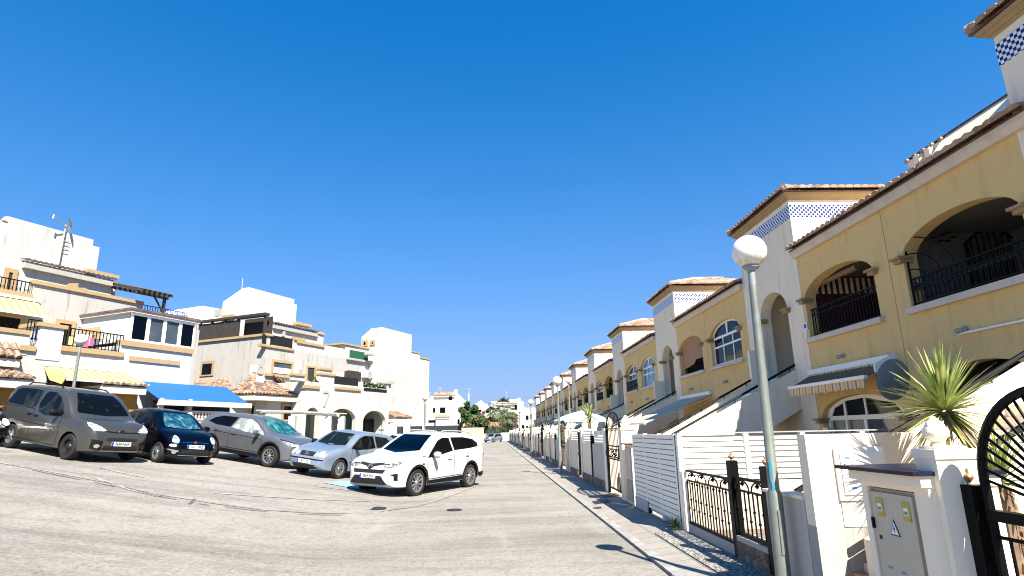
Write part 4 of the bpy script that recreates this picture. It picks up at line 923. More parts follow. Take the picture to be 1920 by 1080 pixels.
for l in ([(118, 537), (134, 529), (147, 529), (147, 540)], [(146, 541), (148, 537), (162, 538), (162, 546)]):
    q = [F1.S(x, y+2, -.6) for x, y in l]; MB().mat('ochre').prism([(x, .6, z) for x, z in q], (0, .15, 0)).build('stair_coping', H)
# pergola on the terrace
n = -1.8; x0, z0 = F1.S(206, 524, n); x1 = F1.S(322, 555, .8)[0]; zf_p = F1.S(318, 552, .8)[1]; zb_p = F1.S(212, 530, -1.8)[1]
m = MB().mat('wood_dark'); sl_ = (zb_p-zf_p)/2.6
for i in range(7): xx = x0+(x1-x0)*i/6; m.hexa([(xx, -.8, zf_p-.14), (xx+.09, -.8, zf_p-.14), (xx+.09, 1.8, zb_p-.14), (xx, 1.8, zb_p-.14), (xx, -.8, zf_p), (xx+.09, -.8, zf_p), (xx+.09, 1.8, zb_p), (xx, 1.8, zb_p)])
for yy in (-.45, 1.5): zz = zf_p+sl_*(yy+.8)-.15; m.box(x0, x1+.1, yy, yy+.12, zz-.14, zz)
m.mat('wood')
for i in range(6): yy = -.75+.45*i; zz = zf_p+sl_*(yy+.8); m.box(x0, x1+.15, yy, yy+.16, zz+.01, zz+.04)
xq = F1.S(308, 575, .44)[0]; m.mat('wood_dark').box(xq-.06, xq+.06, -.45, -.33, zr, zf_p-.1); m.tube((xq, -.39, zf_p-.9), (xq-.6, -.39, zf_p-.15), .05); m.build('pergola', H)
bars(F1, H, 0, (266, 590), (350, 606), .85, 'blue_cloth', z=zr); bars(F1, H, -.8, (310, 598), (374, 612), .8, z=zr)
# first floor
trimmed_window(F1, H, 0, 100, 138, 600, 655, 'interior_dark', .16, 5, name='balcony_door')
x0, x1, z0, z1 = F1.R(0, 146, 154, 607, 614); MB().mat('grey_metal').box(x0, x1, -.02, -.001, z0, z1).build('vent', H)
trimmed_window(F1, H, 0, -30, 46, 585, 630, 'interior_dark', .2, 12)
x0, x1 = F1.S(-60, 560, 0)[0], F1.S(70, 570, 0)[0]; aw = awning(H, x0, x1, F1.S(50, 563, 0)[1], -1.1, F1.S(60, 592, 1.1)[1], 'awning_yellow', 0)
# first-floor balcony standing out over the ground-floor rooms
nb = 3.4; yb_ = -nb; zf = F1.S(170, 655, nb)[1]; xbl = F1.S(-160, 640, nb)[0]; xbr = F1.S(230, 650, nb)[0]
MB().mat('white_far').box(xbl, xbr, yb_, -.001, -1, zf-.18).build('balcony_base', H)
ledge(F1, H, nb, (114, 646), (230, 663), .2); bars(F1, H, nb, (116, 646), (229, 663), .78, z=zf)
x0, x1, z0, z1 = F1.R(nb, 72, 117, 614, 655); MB().mat('white_far_blue').box(x0, x1, yb_-.03, yb_+1.2, zf-.6, z1).build('balcony_pier', H); MB().mat('ochre').box(x0-.1, x1+.1, yb_-.1, yb_+1.25, z1+.001, z1+.15).build('coping', H)
ledge(F1, H, nb, (37, 646), (66, 650), .2); bars(F1, H, nb, (48, 640), (72, 645), .8, 'black_metal', .1, z=zf+.1)
x0, x1, z0, z1 = F1.R(nb, -80, 52, 620, 680); MB().mat('white_far').box(x0, x1, yb_-.02, yb_+.2, zf-.5, z1).build('balcony_wall', H); MB().mat('ochre').box(x0, x1, yb_-.08, yb_+.25, z1+.001, z1+.16).build('coping', H)
for l, r, t, b, mt in ((128, 136, 631, 648, 'yellow_cloth'), (139, 150, 630, 647, 'green_door'), (153, 166, 632, 652, 'pink_cloth'), (168, 175, 633, 650, 'pink_cloth')):
    x0, x1, z0, z1 = F1.R(nb, l, r, t, b); o = MB().mat(mt).box(x0, x1, yb_-.02, yb_+.0, z0+.02, z1); o = o.build('laundry'); o.location = O1; o.rotation_euler[2] = LRZ; o.location.z = 0
    tag(o, {128: 'yellow cloth hung over the balcony railing on the left', 139: 'green cloth hung on the balcony railing behind the lamp globe', 153: 'pink cloth hung just right of the lamp globe', 168: 'narrow pink cloth, rightmost on the balcony railing'}[l], 'laundry', 'laundry on the balcony railing')
for l in ([(157, 617), (184, 611), (187, 625)], [(180, 627), (210, 622), (212, 633)]):
    q = [F1.S(x, y, 1.5) for x, y in l]; MB().mat('ochre').prism([(q[0][0], -1.5, q[0][1]-.2), (q[2][0], -1.5, q[0][1]-.1), (q[2][0], -1.5, q[1][1]), (q[0][0], -1.5, q[0][1])], (0, .2, 0)).build('stair_coping', H)
# glazed room
x0, z0 = F1.S(228, 632, nb); x1, _ = F1.S(361, 658, nb); zs = F1.S(295, 646, nb)[1]; zt = F1.S(310, 597, nb)[1]; xg = F1.S(245, 610, nb)[0]
MB().mat('white_far_blue').box(x0, x1, yb_-.012, -.002, -1, zs-.24).build('lower_wall', H); MB().mat('ochre').box(x0, x1, yb_-.1, yb_+.3, zs-.239, zs).build('sill', H)
ledge(F1, H, nb+.02, (243, 664), (336, 681), .2, .06)
MB().mat('shaded_white').box(xg+.0, xg+.12, yb_+.15, -.01, zs+.001, zt).box(x1-.12, x1, yb_+.15, -.01, zs+.001, zt).build('side_wall', H)
m = MB().mat('pvc'); nP = 4; ww = (x1-xg)/nP; hs_ = [[(xg+ww*i+.09, zs+.1), (xg+ww*(i+1)-.07, zs+.1), (xg+ww*(i+1)-.07, zt-.1), (xg+ww*i+.09, zt-.1)] for i in range(nP)]
m.plate([(xg, zs+.002), (x1, zs+.002), (x1, zt), (xg, zt)], hs_, yb_-.02, yb_+.08); w = m.build('window', H)
for i in range(nP): MB().mat('glass_navy' if i in (0, 3) else 'glass_grey').box(xg+ww*i+.08, xg+ww*(i+1)-.06, yb_+.02, yb_+.03, zs+.09, zt-.09).build('pane', w)
MB().mat('white_far_clean').box(xg-.15, x1+.15, yb_-.15, -.001, zt+.001, zt+.1).build('roof_slab', H); MB().mat('tiles_dark').box(xg-.2, x1+.2, yb_-.2, -.001, zt+.101, zt+.19).build('roof_edge', H)
m = MB().mat('grey_plaster').box(xg+.125, x1-.125, yb_+.5, yb_+.55, zs+.01, zt-.01); m.build('blind', H)
# ground floor: yellow awning, tiled porches, blue awning
zA = F1.S(150, 697, nb)[1]; xA0, xA1 = F1.S(84, 690, nb)[0], F1.S(236, 705, nb)[0]; awning(H, xA0, xA1, zA+.12, -nb-1.5, F1.S(180, 716, nb+1.5)[1], 'awning_yellow', 0, None, yb_, 'white_far_clean')
m = MB().mat('awning_brown').prism([(xA0-.05, yb_, zA+.1), (xA0-.05, yb_-1.5, zA-.4), (xA0-.05, yb_-1.3, zA-.65), (xA0-.05, yb_-.5, zA-.45)], (.03, 0, 0)); m.build('awning_side', H)
np_ = nb+1.6; yp = -np_
for l, r, t, b, yy in ((-120, 68, 706, 712, 0), (192, 278, 716, 726, 0)):
    x0, z0 = F1.S(l, t+8, np_); x1, z1 = F1.S(r, b+1, np_); z = F1.S(r-30, b-2, np_)[1]
    tile_roof(H, x0, x1, yp, z, 1.4, .35, 'tiles_old', name='porch_roof')
    c = (x0+x1)/2; mm = MB().mat('shaded_ochre').plate([(x0+.1, -1), (x1-.1, -1), (x1-.1, z-.33), (x0+.1, z-.33)], [arch(c-.62, c+.62, G1-.6, z-1.35, .62), arch(x1-1.15-.0, x1-.5, G1-.6, z-1.3, .35)] if l > 0 else [arch(x1-1.9, x1-.75, G1-.6, z-1.35, .55)], yp+.45, yp+.7); mm.build('porch_wall', H)
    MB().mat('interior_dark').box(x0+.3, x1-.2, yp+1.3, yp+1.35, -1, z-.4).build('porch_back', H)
x0, z0 = F1.S(-60, 668, nb+.3); x1, z1 = F1.S(36, 674, nb+.3); tile_roof(H, x0, x1, -nb-.5, F1.S(20, 672, nb+.3)[1], .5, .55, 'tiles_old', name='tiled_canopy')
# dark recess under the balcony, between porches
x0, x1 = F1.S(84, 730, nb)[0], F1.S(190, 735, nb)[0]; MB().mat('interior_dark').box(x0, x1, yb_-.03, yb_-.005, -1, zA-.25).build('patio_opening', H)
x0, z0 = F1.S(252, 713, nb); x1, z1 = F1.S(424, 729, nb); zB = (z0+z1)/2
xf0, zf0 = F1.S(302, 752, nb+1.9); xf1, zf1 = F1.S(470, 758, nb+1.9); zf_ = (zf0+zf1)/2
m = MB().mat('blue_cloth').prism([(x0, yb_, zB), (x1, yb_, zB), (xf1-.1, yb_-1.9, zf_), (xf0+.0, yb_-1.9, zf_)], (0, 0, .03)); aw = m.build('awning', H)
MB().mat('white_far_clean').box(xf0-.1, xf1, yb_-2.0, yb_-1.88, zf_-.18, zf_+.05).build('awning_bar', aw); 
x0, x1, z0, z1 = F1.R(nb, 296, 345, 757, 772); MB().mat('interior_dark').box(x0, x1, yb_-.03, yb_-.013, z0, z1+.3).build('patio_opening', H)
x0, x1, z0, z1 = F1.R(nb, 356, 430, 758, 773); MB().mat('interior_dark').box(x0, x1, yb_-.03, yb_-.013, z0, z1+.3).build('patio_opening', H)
xt0, xt1, z0, z1 = F1.R(nb+1.7, 345, 425, 771, 785)
t = thing('garden_wall', 'white garden wall with a pierced balustrade under the blue awning', 'wall', O1, LRZ); t.location.z = 0
MB().mat('white_far').box(xt0-3.5, xt1+.6, yb_-1.8, yb_-1.6, -1, z0-.08).build('wall', t); MB().mat('pink_stucco').box(xt0-3.5, xt1+.6, yb_-1.83, yb_-1.57, z0-.079, z0).build('coping', t)
m = MB().mat('white_far_clean'); m.box(xt0, xt1, yb_-1.78, yb_-1.62, z1-.07, z1); k = int((xt1-xt0)/.17)
for i in range(k): c = xt0+.17*(i+.5); m.lathe([(.03, z0), (.06, z0+.1), (.03, z0+.18), (.055, z1-.08)], (c, yb_-1.7, 0), 6)
m.build('balustrade', t)
for q in (298, 352): 
    xx = F1.S(q, 765, nb+1.6)[0]; m = MB().mat('pink_stucco').lathe([(.16, G1), (.16, z1-.1), (.1, z1), (.13, z1+.3), (.1, z1+.5), (.16, zf_-.18)], (xx, yb_-1.7, 0), 10); m.build('column', t, True)
# person on the patio
pp = F1.S(289, 760, nb+.9)
# satellite dish, antenna, etc
t = thing('satellite_dish', 'grey dish and antenna mast on top of the far left rooftop wall', 'satellite dish', O1, LRZ); t.location.z = 0
x, z = F1.S(122, 428, -1.9); d = MB().mat('dish_grey').lathe([(.001, 0), (.2, .02), (.38, .06), (.4, .06), (.2, .0), (.001, -.015)], (0, 0, 0), 20, 'y').build('dish', t, True); d.location = (x+.22, 1.85, z+.2); d.rotation_euler = (radians(-15), radians(30), radians(62))
m = MB().mat('grey_metal').tube((x, 1.95, z-2.2), (x+.04, 1.95, z+.2), .04); m.tube((x, 1.9, z+.1), (x-.75, 1.6, z+.32), .025); m.tube((x-.75, 1.6, z+.2), (x-.72, 1.6, z+.42), .04); 
for i in range(4): m.tube((x, 1.95, z-1.0+.2*i), (x+.3, 1.95, z-1.0+.2*i), .015)
m.build('mast', t)
# ---- little gabled house behind, between one and two
t = thing('white_house', 'low white gabled house showing between the two nearest white houses', 'house', at_y(400, 600, 46)); t.location.z = 0; t.rotation_euler[2] = radians(8)
m = MB().mat('white_far_clean').prism([(-4, 0, -1), (3.2, 0, -1), (3.2, 0, at_y(400, 590, 46).z), (-.9, 0, at_y(385, 574, 46).z), (-4, 0, at_y(340, 588, 46).z)], (0, 5, 0)); m.build('wall', t)
m = MB().mat('ochre').box(-3.4, -1.9, -.15, 0, at_y(360, 592, 46).z-.2, at_y(360, 592, 46).z); m.build('coping', t)
# ---- house two
H2 = thing('white_house', 'white house with a number seven on its wall and a shaded roof terrace', 'house', O2, LRZ, 'white houses on the left')
zl = F2.S(490, 624)[1]; xr = F2.S(697, 660)[0]; x5 = F2.S(550, 650)[0]; zr = F2.S(520, 648)[1]; sd = 6.2
MB().mat('white_old').box(0, xr, 0, sd+3, -1, zr-.14).box(0, .3, .002, sd, zr-.139, zl-.12).build('wall', H2)
MB().mat('white_far').box(x5, x5+.3, .001, .35, zr-.139, F2.S(553, 634)[1]).box(x5+.301, F2.S(606, 650)[0], .002, .25, zr-.139, F2.S(580, 641)[1]-.1).box(F2.S(606, 650)[0]+.001, F2.S(650, 660)[0], .003, .25, zr-.139, F2.S(640, 653)[1]).build('parapet', H2)
MB().mat('ochre').box(-.12, .4, -.1, sd, zl-.119, zl+.03).build('coping', H2); ledge(F2, H2, 0, (489, 644), (550, 655), .14); ledge(F2, H2, 0, (551, 632), (572, 635), .22); ledge(F2, H2, 0, (556, 638), (607, 648), .16)
x0, x1, z0, z1 = F2.R(0, 491, 549, 630, 651); MB().mat('black_panel').box(x0+.05, x1, .02, .06, zr+.0, z1).build('terrace_screen', H2)
# setback storey, tile edge, tower
n = -2.2; a, b = F2.S(500, 600, n), F2.S(607, 628, n); zt = F2.S(560, 614, n)[1]; MB().mat('white_far').box(a[0], b[0], 2.2, 7, zr-.13, zt).build('upper_storey', H2)
tile_roof(H2, F2.S(510, 605, n)[0], F2.S(593, 620, n)[0], 1.95, zt-.12, .4, .1, 'tiles_dark', name='tile_edge', under='grey_metal'); ledge(F2, H2, n, (596, 622), (607, 626), .14); x, z = F2.S(530, 623, n); MB().mat('grey_metal').box(x-.12, x+.12, 2.05, 2.19, z-.3, z+.2).build('wall_lamp', H2)
n = -3.0; ft = F2.S(467, 539, n); fr_ = F2.S(552, 561, n); st = F2.S(557, 571, n); zt = (ft[1]+fr_[1])/2; qq = on_plane(418, 566, O2+LA*ft[0], LA); tb_ = -(qq-O2).dot(LN); tz_ = qq.z
m = MB().mat('white_far_clean').prism([(ft[0], 3, zr-.13), (ft[0], 3, zt), (ft[0], 3.6, zt), (ft[0], tb_, tz_), (ft[0], tb_, zr-.13)], (fr_[0]-ft[0], 0, 0)); m.box(fr_[0]+.001, st[0], 3.02, 6, zr-.13, st[1]); m.build('stair_tower', H2)
MB().mat('ochre').box(F2.S(550, 606, n)[0], F2.S(577, 612, n)[0], 2.6, 3.1, F2.S(560, 606, n)[1]-.2, F2.S(560, 606, n)[1]).build('coping', H2)
MB().mat('ochre').box(ft[0]-.25, ft[0]-.001, 4.0, min(7.5, tb_-.3), zt-2.0, zt-1.8).build('coping', H2); m = MB().mat('grey_metal').box(ft[0]-.2, ft[0]-.002, 5.2, 5.8, zt-1.79, zt-1.3); m.build('vent', H2)
t = thing('antenna', 'thin rooftop antenna on the house with the number seven', 'antenna', O2, LRZ); t.location.z = 0; x, z = F2.S(459, 545, -4.5); MB().mat('grey_metal').tube((x, 4.8, z-.4), (x, 4.8, z+.95), .03).build('mast', t)
# shaded terrace pergola on the corner
m = MB().mat('wood_dark'); zp = zl+1.25
xe = F2.S(503, 600, -.3)[0]; m.box(-.1, xe, .2, sd, zp, zp+.14); pe = m.build('pergola', H2)
for y in (2.6, 3.8, 5.0, sd-.1): MB().mat('wood_dark').box(.02, .14, y-.06, y+.06, zl+.04, zp).build('pergola_post', pe)
MB().mat('wood_dark').box(.05, .09, 2.6, sd-.2, zl+.04, zp-.1).build('reed_screen', pe); MB().mat('interior_dark').box(.1, xe, 2.7, 2.8, zr, zp-.01).box(.55, .6, .2, 2.6, zr, zp-.01).box(-.08, xe, .21, 2.6, zp-.06, zp-.005).build('terrace_shade', pe); MB().mat('wood_dark').box(.02, .16, .25, .4, zl+.04, zp).build('pergola_post', pe)  # dark panels and ceiling stand in for the shade under the pergola
# side window and hood
y_ = lambda px, py: (on_plane(px, py, O2, LA)-O2)
w0, w1 = y_(377, 690), y_(402, 690); ya_, yb2 = -w0.dot(LN), -w1.dot(LN); zt_, zb_ = y_(390, 677).z, y_(390, 705).z
m = MB().mat('ochre').box(-.06, -.001, yb2, ya_, zb_, zt_); w = m.build('window', H2); MB().mat('glass_dark').box(-.07, -.0601, yb2+.18, ya_-.18, zb_+.1, zt_-.18).build('pane', w)
e0 = y_(357, 722); e1 = y_(437, 716); tr = tile_roof(H2, 0, 4.6, 0, 0, 1.1, .75, 'tiles_old', .8, name='bay_roof'); tr.rotation_euler[2] = -pi/2; tr.location = (-1.15, -e0.dot(LN)+.6, F1.S(395, 722, 1)[1])
# first floor
trimmed_window(F2, H2, 0, 508, 549, 676, 707, 'glass_grey', .16); x0, x1, z0, z1 = F2.R(0, 512, 545, 690, 701); MB().mat('white_far_clean').box(x0, x1, -.04, -.023, z0, z1).build('roller_blind', H2)
ledge(F2, H2, 0, (496, 699), (550, 706), .16, .15)
trimmed_window(F2, H2, 0, 573, 591, 686, 716, 'interior_dark', .13)
# forward block: terrace over arches
nf = 2.6; yf = -nf; fx0 = F2.S(572, 760, nf)[0]; fx1 = F2.S(729, 770, nf)[0]; zt = F2.S(650, 718, nf)[1]-.15
arcs = []
for l, r, top, sp in ((574, 597, 764, 772), (618, 667, 766, 778), (681, 723, 770, 780)):
    a, b = F2.S(l, 780, nf)[0], F2.S(r, 785, nf)[0]; zz = F2.S((l+r)/2, top, nf)[1]; arcs.append(arch(a, b, G3-.6, zz-min(.8, (b-a)/2*.9), min(.8, (b-a)/2*.9)))
MB().mat('white_far').plate([(fx0, -1), (fx1, -1), (fx1, zt), (fx0, zt)], arcs, yf, yf+.3).build('porch_wall', H2)
m = MB().mat('white_far').box(fx0, fx1, yf+.301, -.001, zt-.3, zt-.001).box(fx0, fx0+.25, yf+.301, -.001, -1, zt-.3).box(fx1-.25, fx1, yf+.301, -.001, -1, zt-.3); m.mat('pink_stucco').box(fx0+.26, fx1-.26, -.04, -.004, -1, zt-.31); m.build('porch', H2)
for (l, r, mt) in ((574, 585, 'green_door'), (648, 664, 'green_door')):
    a, b = F2.S(l, 785, .2)[0], F2.S(r, 785, .2)[0]; MB().mat(mt).box(a, b, -.1, -.05, -1, F2.S(l, 772, .2)[1]).build('porch_door', H2)
a = F2.S(645, 781, .1); MB().mat('wood_dark').lathe([(.001, -.04), (.2, -.02), (.001, 0)], (a[0], -.05, a[1]), 8, 'y').build('wall_ornament', H2)
a, b = F2.S(684, 790, 1.5)[0], F2.S(722, 790, 1.5)[0]; MB().mat('black_panel').box(a, b, -1.5, -1.45, -1, F2.S(700, 786, 1.5)[1]).build('porch_gate', H2)
zt0 = F2.S(650, 724, nf)[1]
def para(l, r, t, n=nf, mat='white_far', cop='ochre', d=.3):
    x0, x1, z0, z1 = F2.R(n, l, r, t, t+14); MB().mat(mat).box(x0, x1, -n+.002, -n+d, zt-.001, z1).build('parapet', H2)
    if cop: MB().mat(cop).box(x0-.06, x1+.06, -n-.08, -n+d+.06, z1+.001, z1+.14).build('coping', H2)
para(550, 571, 705); para(600, 627, 704); para(600, 622, 694, .8, 'white_far', 'ochre'); para(675, 681, 716, nf, 'white_far', None); para(726, 733, 720, nf, 'white_far', 'grey_metal')
ledge(F2, H2, nf, (572, 722), (598, 724), .18); ledge(F2, H2, nf, (627, 723), (675, 731), .16)
x0, x1, z0, z1 = F2.R(nf, 628, 674, 707, 724); MB().mat('black_panel').box(x0, x1, yf+.1, yf+.14, z0, z1).build('terrace_screen', H2)
x0, x1, z0, z1 = F2.R(nf, 682, 725, 717, 732); MB().mat('black_panel').box(x0, x1, yf-.02, yf+.02, z0-.1, z0+.12).build('terrace_screen', H2)
t = thing('hedge', 'green leafy screen on the terrace at the right end of the arched porch', 'hedge', O2, LRZ); t.location.z = 0
m = MB(); r = random.Random(4)
for i in range(420): clump(m, (r.uniform(x0, x1), yf+.1, r.uniform(z0, z1)), .12, 1, ['leaf_dark', 'leaf_mid'], .09, i)
m.build('foliage', t); MB().mat('black_panel').box(x0, x1, yf+.16, yf+.2, z0, z1-.1).build('backing', t)
for (l, r_, tt, b, mt, lab) in ((650, 673, 697, 705, 'wood_dark', 'dark brown cabinet on the first floor terrace above the arches'), (628, 640, 700, 706, 'beige_cloth', 'beige cushion box on the first floor terrace above the arches')):
    x0, x1, z0, z1 = F2.R(1.4, l, r_, tt, b); o = MB().mat(mt).box(x0, x1, -1.6, -1.2, zt, z1).box(x0+.1, x1-.1, -1.5, -1.3, z1+.001, z1+.05).build('terrace_cabinet'); o.location = (O2.x, O2.y, 0); o.rotation_euler[2] = LRZ; tag(o, lab, 'cabinet')
t = thing('potted_plants', 'row of dark potted plants behind the small terrace opening', 'plants', O2, LRZ); t.location.z = 0; m = MB()
for i in range(5): x = F2.S(575+5*i, 715, nf-.3)[0]; z = F2.S(575, 716, nf-.3)[1]; clump(m, (x, yf+.3, z), .3, 90, ['leaf_dark', 'leaf_mid', 'black_metal'], .08, i)
m.build('foliage', t)
# number seven
a = F2.S(611, 748, nf); t7 = MB().mat('grey_metal'); x, z = a; t7.box(x-.28, x+.28, yf-.05, yf-.01, z+.36, z+.48); t7.prism([(x+.28, yf-.05, z+.36), (x+.16, yf-.05, z+.36), (x-.24, yf-.05, z-.48), (x-.10, yf-.05, z-.48)], (0, .04, 0)); t7.build('number_seven', H2)
# bay window with hexagonal tiled roof
nb2 = 1.5; x0, z0 = F2.S(463, 738, nb2); x1, z1 = F2.S(572, 747, nb2); zb2 = (z0+z1)/2
bay = MB().mat('white_far'); ca = F2.S(509, 760, nb2)[0]; xe0 = F2.S(476, 760, .3)[0]; xe1 = F2.S(572, 760, nb2)[0]
bay.prism([(x0+.4, 0, -1), (x0+1.6, -nb2, -1), (x1-.5, -nb2, -1), (x1-.1, 0, -1)], (0, 0, zb2+1-.2)); bay.build('bay_window', H2)
tile_roof(H2, x0+.1, x1+.1, -nb2-.5, zb2, nb2+.5, 1.05, 'tiles_old', 1.35, name='bay_roof', under='grey_plaster')
trimmed_window(F2, H2, nb2+.01, 527, 562, 757, 790, 'glass_dark', .16); 
trimmed_window(F2, H2, .9, 466, 491, 757, 790, 'glass_dark', .14)
for l, r_, tt, b, hh, lab in ((476, 495, 685, 699, H2, 'white air conditioner on the left end wall of the seven house'), (582-26, 566, 695-2, 704, H2, 'small white air conditioner beside the first floor window'), (684, 698, 697, 708, H2, 'white air conditioner on the wall above the green leafy screen')):
    n = .35; x0, x1, z0, z1 = F2.R(n, l, r_, tt, b); t = thing('air_conditioner', lab, 'air conditioner', O2, LRZ); t.location.z = 0
    MB().mat('pvc').box(x0, x1, -.4, -.02, z0, z1).build('casing', t); MB().mat('grey_metal').lathe([(.12, -.42), (.32, -.42), (.32, -.401), (.001, -.401)], ((x0+x1)/2+.08, 0, (z0+z1)/2), 14, 'y').build('fan_grille', t)
x0, x1, z0, z1 = F2.R(.3, 474, 494, 701, 717); MB().mat('grey_plaster').box(x0, x1, -.35, -.02, z0, z1).build('unit_cover', H2)
# ---- house three with blank gable
H3 = thing('white_house', 'tall white house with a blank wall, rightmost of the left row', 'house', O2, LRZ, 'white houses on the left')
g = lambda px, py: F2.S(px, py, .3)
A_ = [g(717, 614), g(772, 627), g(773, 660), g(787, 664), g(788, 672), g(805, 675)]; ztt = (A_[0][1]+A_[1][1])/2; s1 = (A_[2][1]+A_[3][1])/2; s2 = (A_[4][1]+A_[5][1])/2; xl = g(697, 700)[0]; zlow = g(700, 660)[1]
MB().mat('white_far').plate([(xl, -1), (A_[5][0], -1), (A_[5][0], s2), (A_[3][0], s2), (A_[3][0], s1), (A_[1][0], s1), (A_[1][0], ztt), (A_[0][0], ztt), (A_[0][0], zlow), (xl, zlow)], [], -.3, .1).build('wall', H3)
qq = on_plane(678, 632, O2+LA*A_[0][0], LA); tb3 = -(qq-O2).dot(LN); tz3 = qq.z
m = MB().mat('white_far').prism([(A_[0][0], .1, zlow-.5), (A_[0][0], .1, ztt), (A_[0][0], .8, ztt), (A_[0][0], tb3, tz3), (A_[0][0], tb3, zlow-.5)], (A_[1][0]-A_[0][0]-.001, 0, 0)); m.build('stair_tower', H3)
MB().mat('white_far').box(xl, A_[5][0]-.001, .101, 7, -1, s2-.4).build('body', H3)
MB().mat('ochre').box(A_[1][0], A_[3][0]+.04, -.36, .16, s1+.001, s1+.1).build('coping', H3); MB().mat('ochre').box(A_[3][0]+.041, A_[5][0]+.05, -.36, .16, s2+.001, s2+.1).build('coping', H3)
y3 = lambda px, py: on_plane(px, py, O2+LA*A_[0][0], LA)
for l, r_, t_, b in ((680, 690, 638, 649), (695, 704, 638, 647)):
    q0, q1 = y3(l, (t_+b)/2), y3(r_, (t_+b)/2); ya_, yc = -(q0-O2).dot(LN), -(q1-O2).dot(LN); zt_, zb_ = y3((l+r_)/2, t_).z, y3((l+r_)/2, b).z
    w = MB().mat('ochre').box(A_[0][0]-.08, A_[0][0]-.001, yc, ya_, zb_, zt_).build('window', H3); MB().mat('glass_dark').box(A_[0][0]-.1, A_[0][0]-.081, yc+.18, ya_-.18, zb_+.1, zt_-.15).build('pane', w)
x0, z0 = g(642, 645); zz = F2.S(670, 648, -1.0)[1]
m = MB().mat('white_far').box(F2.S(648, 660, -1.0)[0], F2.S(700, 660, -1.0)[0], 1.0, 5, zt, zz-.12); m.build('upper_storey', H3); MB().mat('ochre').box(F2.S(641, 650, -1)[0], F2.S(697, 655, -1)[0], .9, 5, zz-.119, zz).build('coping', H3)
x0, x1, z0, z1 = F2.R(.05, 655, 689, 659, 675); MB().mat('green_cloth').box(x0, x1, -.12, -.06, z0+.05, z1).build('terrace_screen', H3); MB().mat('grey_metal').box(x0-.3, x1+.1, -.2, .0, z0-.1, z0+.049).build('coping', H3)
a = F2.S(694, 664, .6); MB().mat('grey_metal').box(a[0]-.35, a[0]+.4, -.7, -.31, a[1]-.08, a[1]+.06).build('canopy', H3)
a = F2.S(732, 718, nf); MB().mat('grey_metal').box(a[0]-.35, a[0]+.35, -nf-.2, -nf+.3, a[1]-.08, a[1]+.1).build('canopy', H3)
a = F2.S(735, 770, nf); tile_roof(H3, a[0]-.2, a[0]+1.9, -nf-.6, F2.S(740, 784, nf)[1], 1.5, .5, 'tiles_old', name='porch_roof'); MB().mat('pink_stucco').box(a[0]-.1, a[0]+.3, -nf-.2, -nf+.2, -1, F2.S(740, 786, nf)[1]).build('porch_pier', H3)
for px, y0_, y1_ in ((752, 690, 800), (800, 690, 800)):
    a, b = F2.S(px, y0_, .3), F2.S(px, y1_, .3); MB().mat('white_old').tube((a[0], -.33, max(b[1], .5)), (a[0], -.33, a[1]), .035, 6).build('downpipe', H3)
MB().mat('grey_plaster').box(A_[0][0], A_[5][0]-.1, -.304, -.2995, s2-2.9, s2-2.87).build('wall_joint', H3)
t = thing('bush', 'narrow green bush climbing beside the blank wall of the rightmost white house', 'bush', O2, LRZ); t.location.z = 0; a = F2.S(740, 768, nf-.5)
m = MB(); clump(m, (a[0], -nf+.8, a[1]-.4), .75, 500, ['leaf_dark', 'leaf_mid'], .11, 3, 1.3); clump(m, (a[0]+.5, -nf+.8, a[1]-1.0), .6, 300, ['leaf_mid'], .11, 4, 1.0); m.build('foliage', t)
# ---- low structures in front of the left row
def wbox(name, lab, cat, mat, px0, px1, pt, d, zb=0.0, th=.2, group=None, pz=None, d1=None):
    d1 = d1 or d; a, b = at_y(px0, pt[0], d), at_y(px1, pt[1], d1); v = (b-a); v.z = 0; L = v.length; o = thing(name, lab, cat, (a.x, a.y, 0), atan2(v.y, v.x), group); o['_'] = 0; del o['_']
    z = (a.z+b.z)/2 if pz is None else pz
    MB().mat(mat).box(0, L, 0, th, zb-1.5, z).build('wall', o); return o, L, z
o, L, z = wbox('low_wall', 'stained low white wall behind the two silver cars', 'wall', 'pink_stucco', 560, 712, (829, 832), 25.5, d1=29); 
m = MB().mat('white_far_clean'); m.box(-.02, L, -.03, .23, z+.001, z+.06)
for i in range(int(L/.7)): m.box(.3+.7*i, .6+.7*i, .05, .15, z+.061, z+.16)
m.mat('lightblue_cloth').box(L-.5, L-.1, -.04, -.031, z-.15, z+.05); m.build('coping', o)
t = thing('pergola', 'weathered grey pergola beams in front of the bay window house', 'pergola', (0, 0, 0)); m = MB().mat('grey_metal'); a, b, c = at_y(490, 772, 31), at_y(560, 773, 33), at_y(634, 778, 30)
m.tube(a, b, .09, 6); m.tube(b, c, .09, 6); a2, c2 = at_y(600, 772, 34), at_y(640, 779, 34)
for k in range(9): p_ = a.lerp(c, k/8); m.tube(p_+Vector((-.25, -.1, .07)), p_+Vector((.3, .5, .07)), .035, 5)
m.build('beams', t); m = MB().mat('white_far')
for q in (549, 617, 641): p_ = at_y(q, 780, 30.5); m.box(p_.x-.16, p_.x+.16, p_.y-.15, p_.y+.15, 0, p_.z); 
for q in (549, 617, 641):
    p_ = at_y(q, 780, 30.5); MB().mat('white_far').box(p_.x-.16, p_.x+.16, p_.y-.15, p_.y+.15, 0, p_.z).build('post', t)
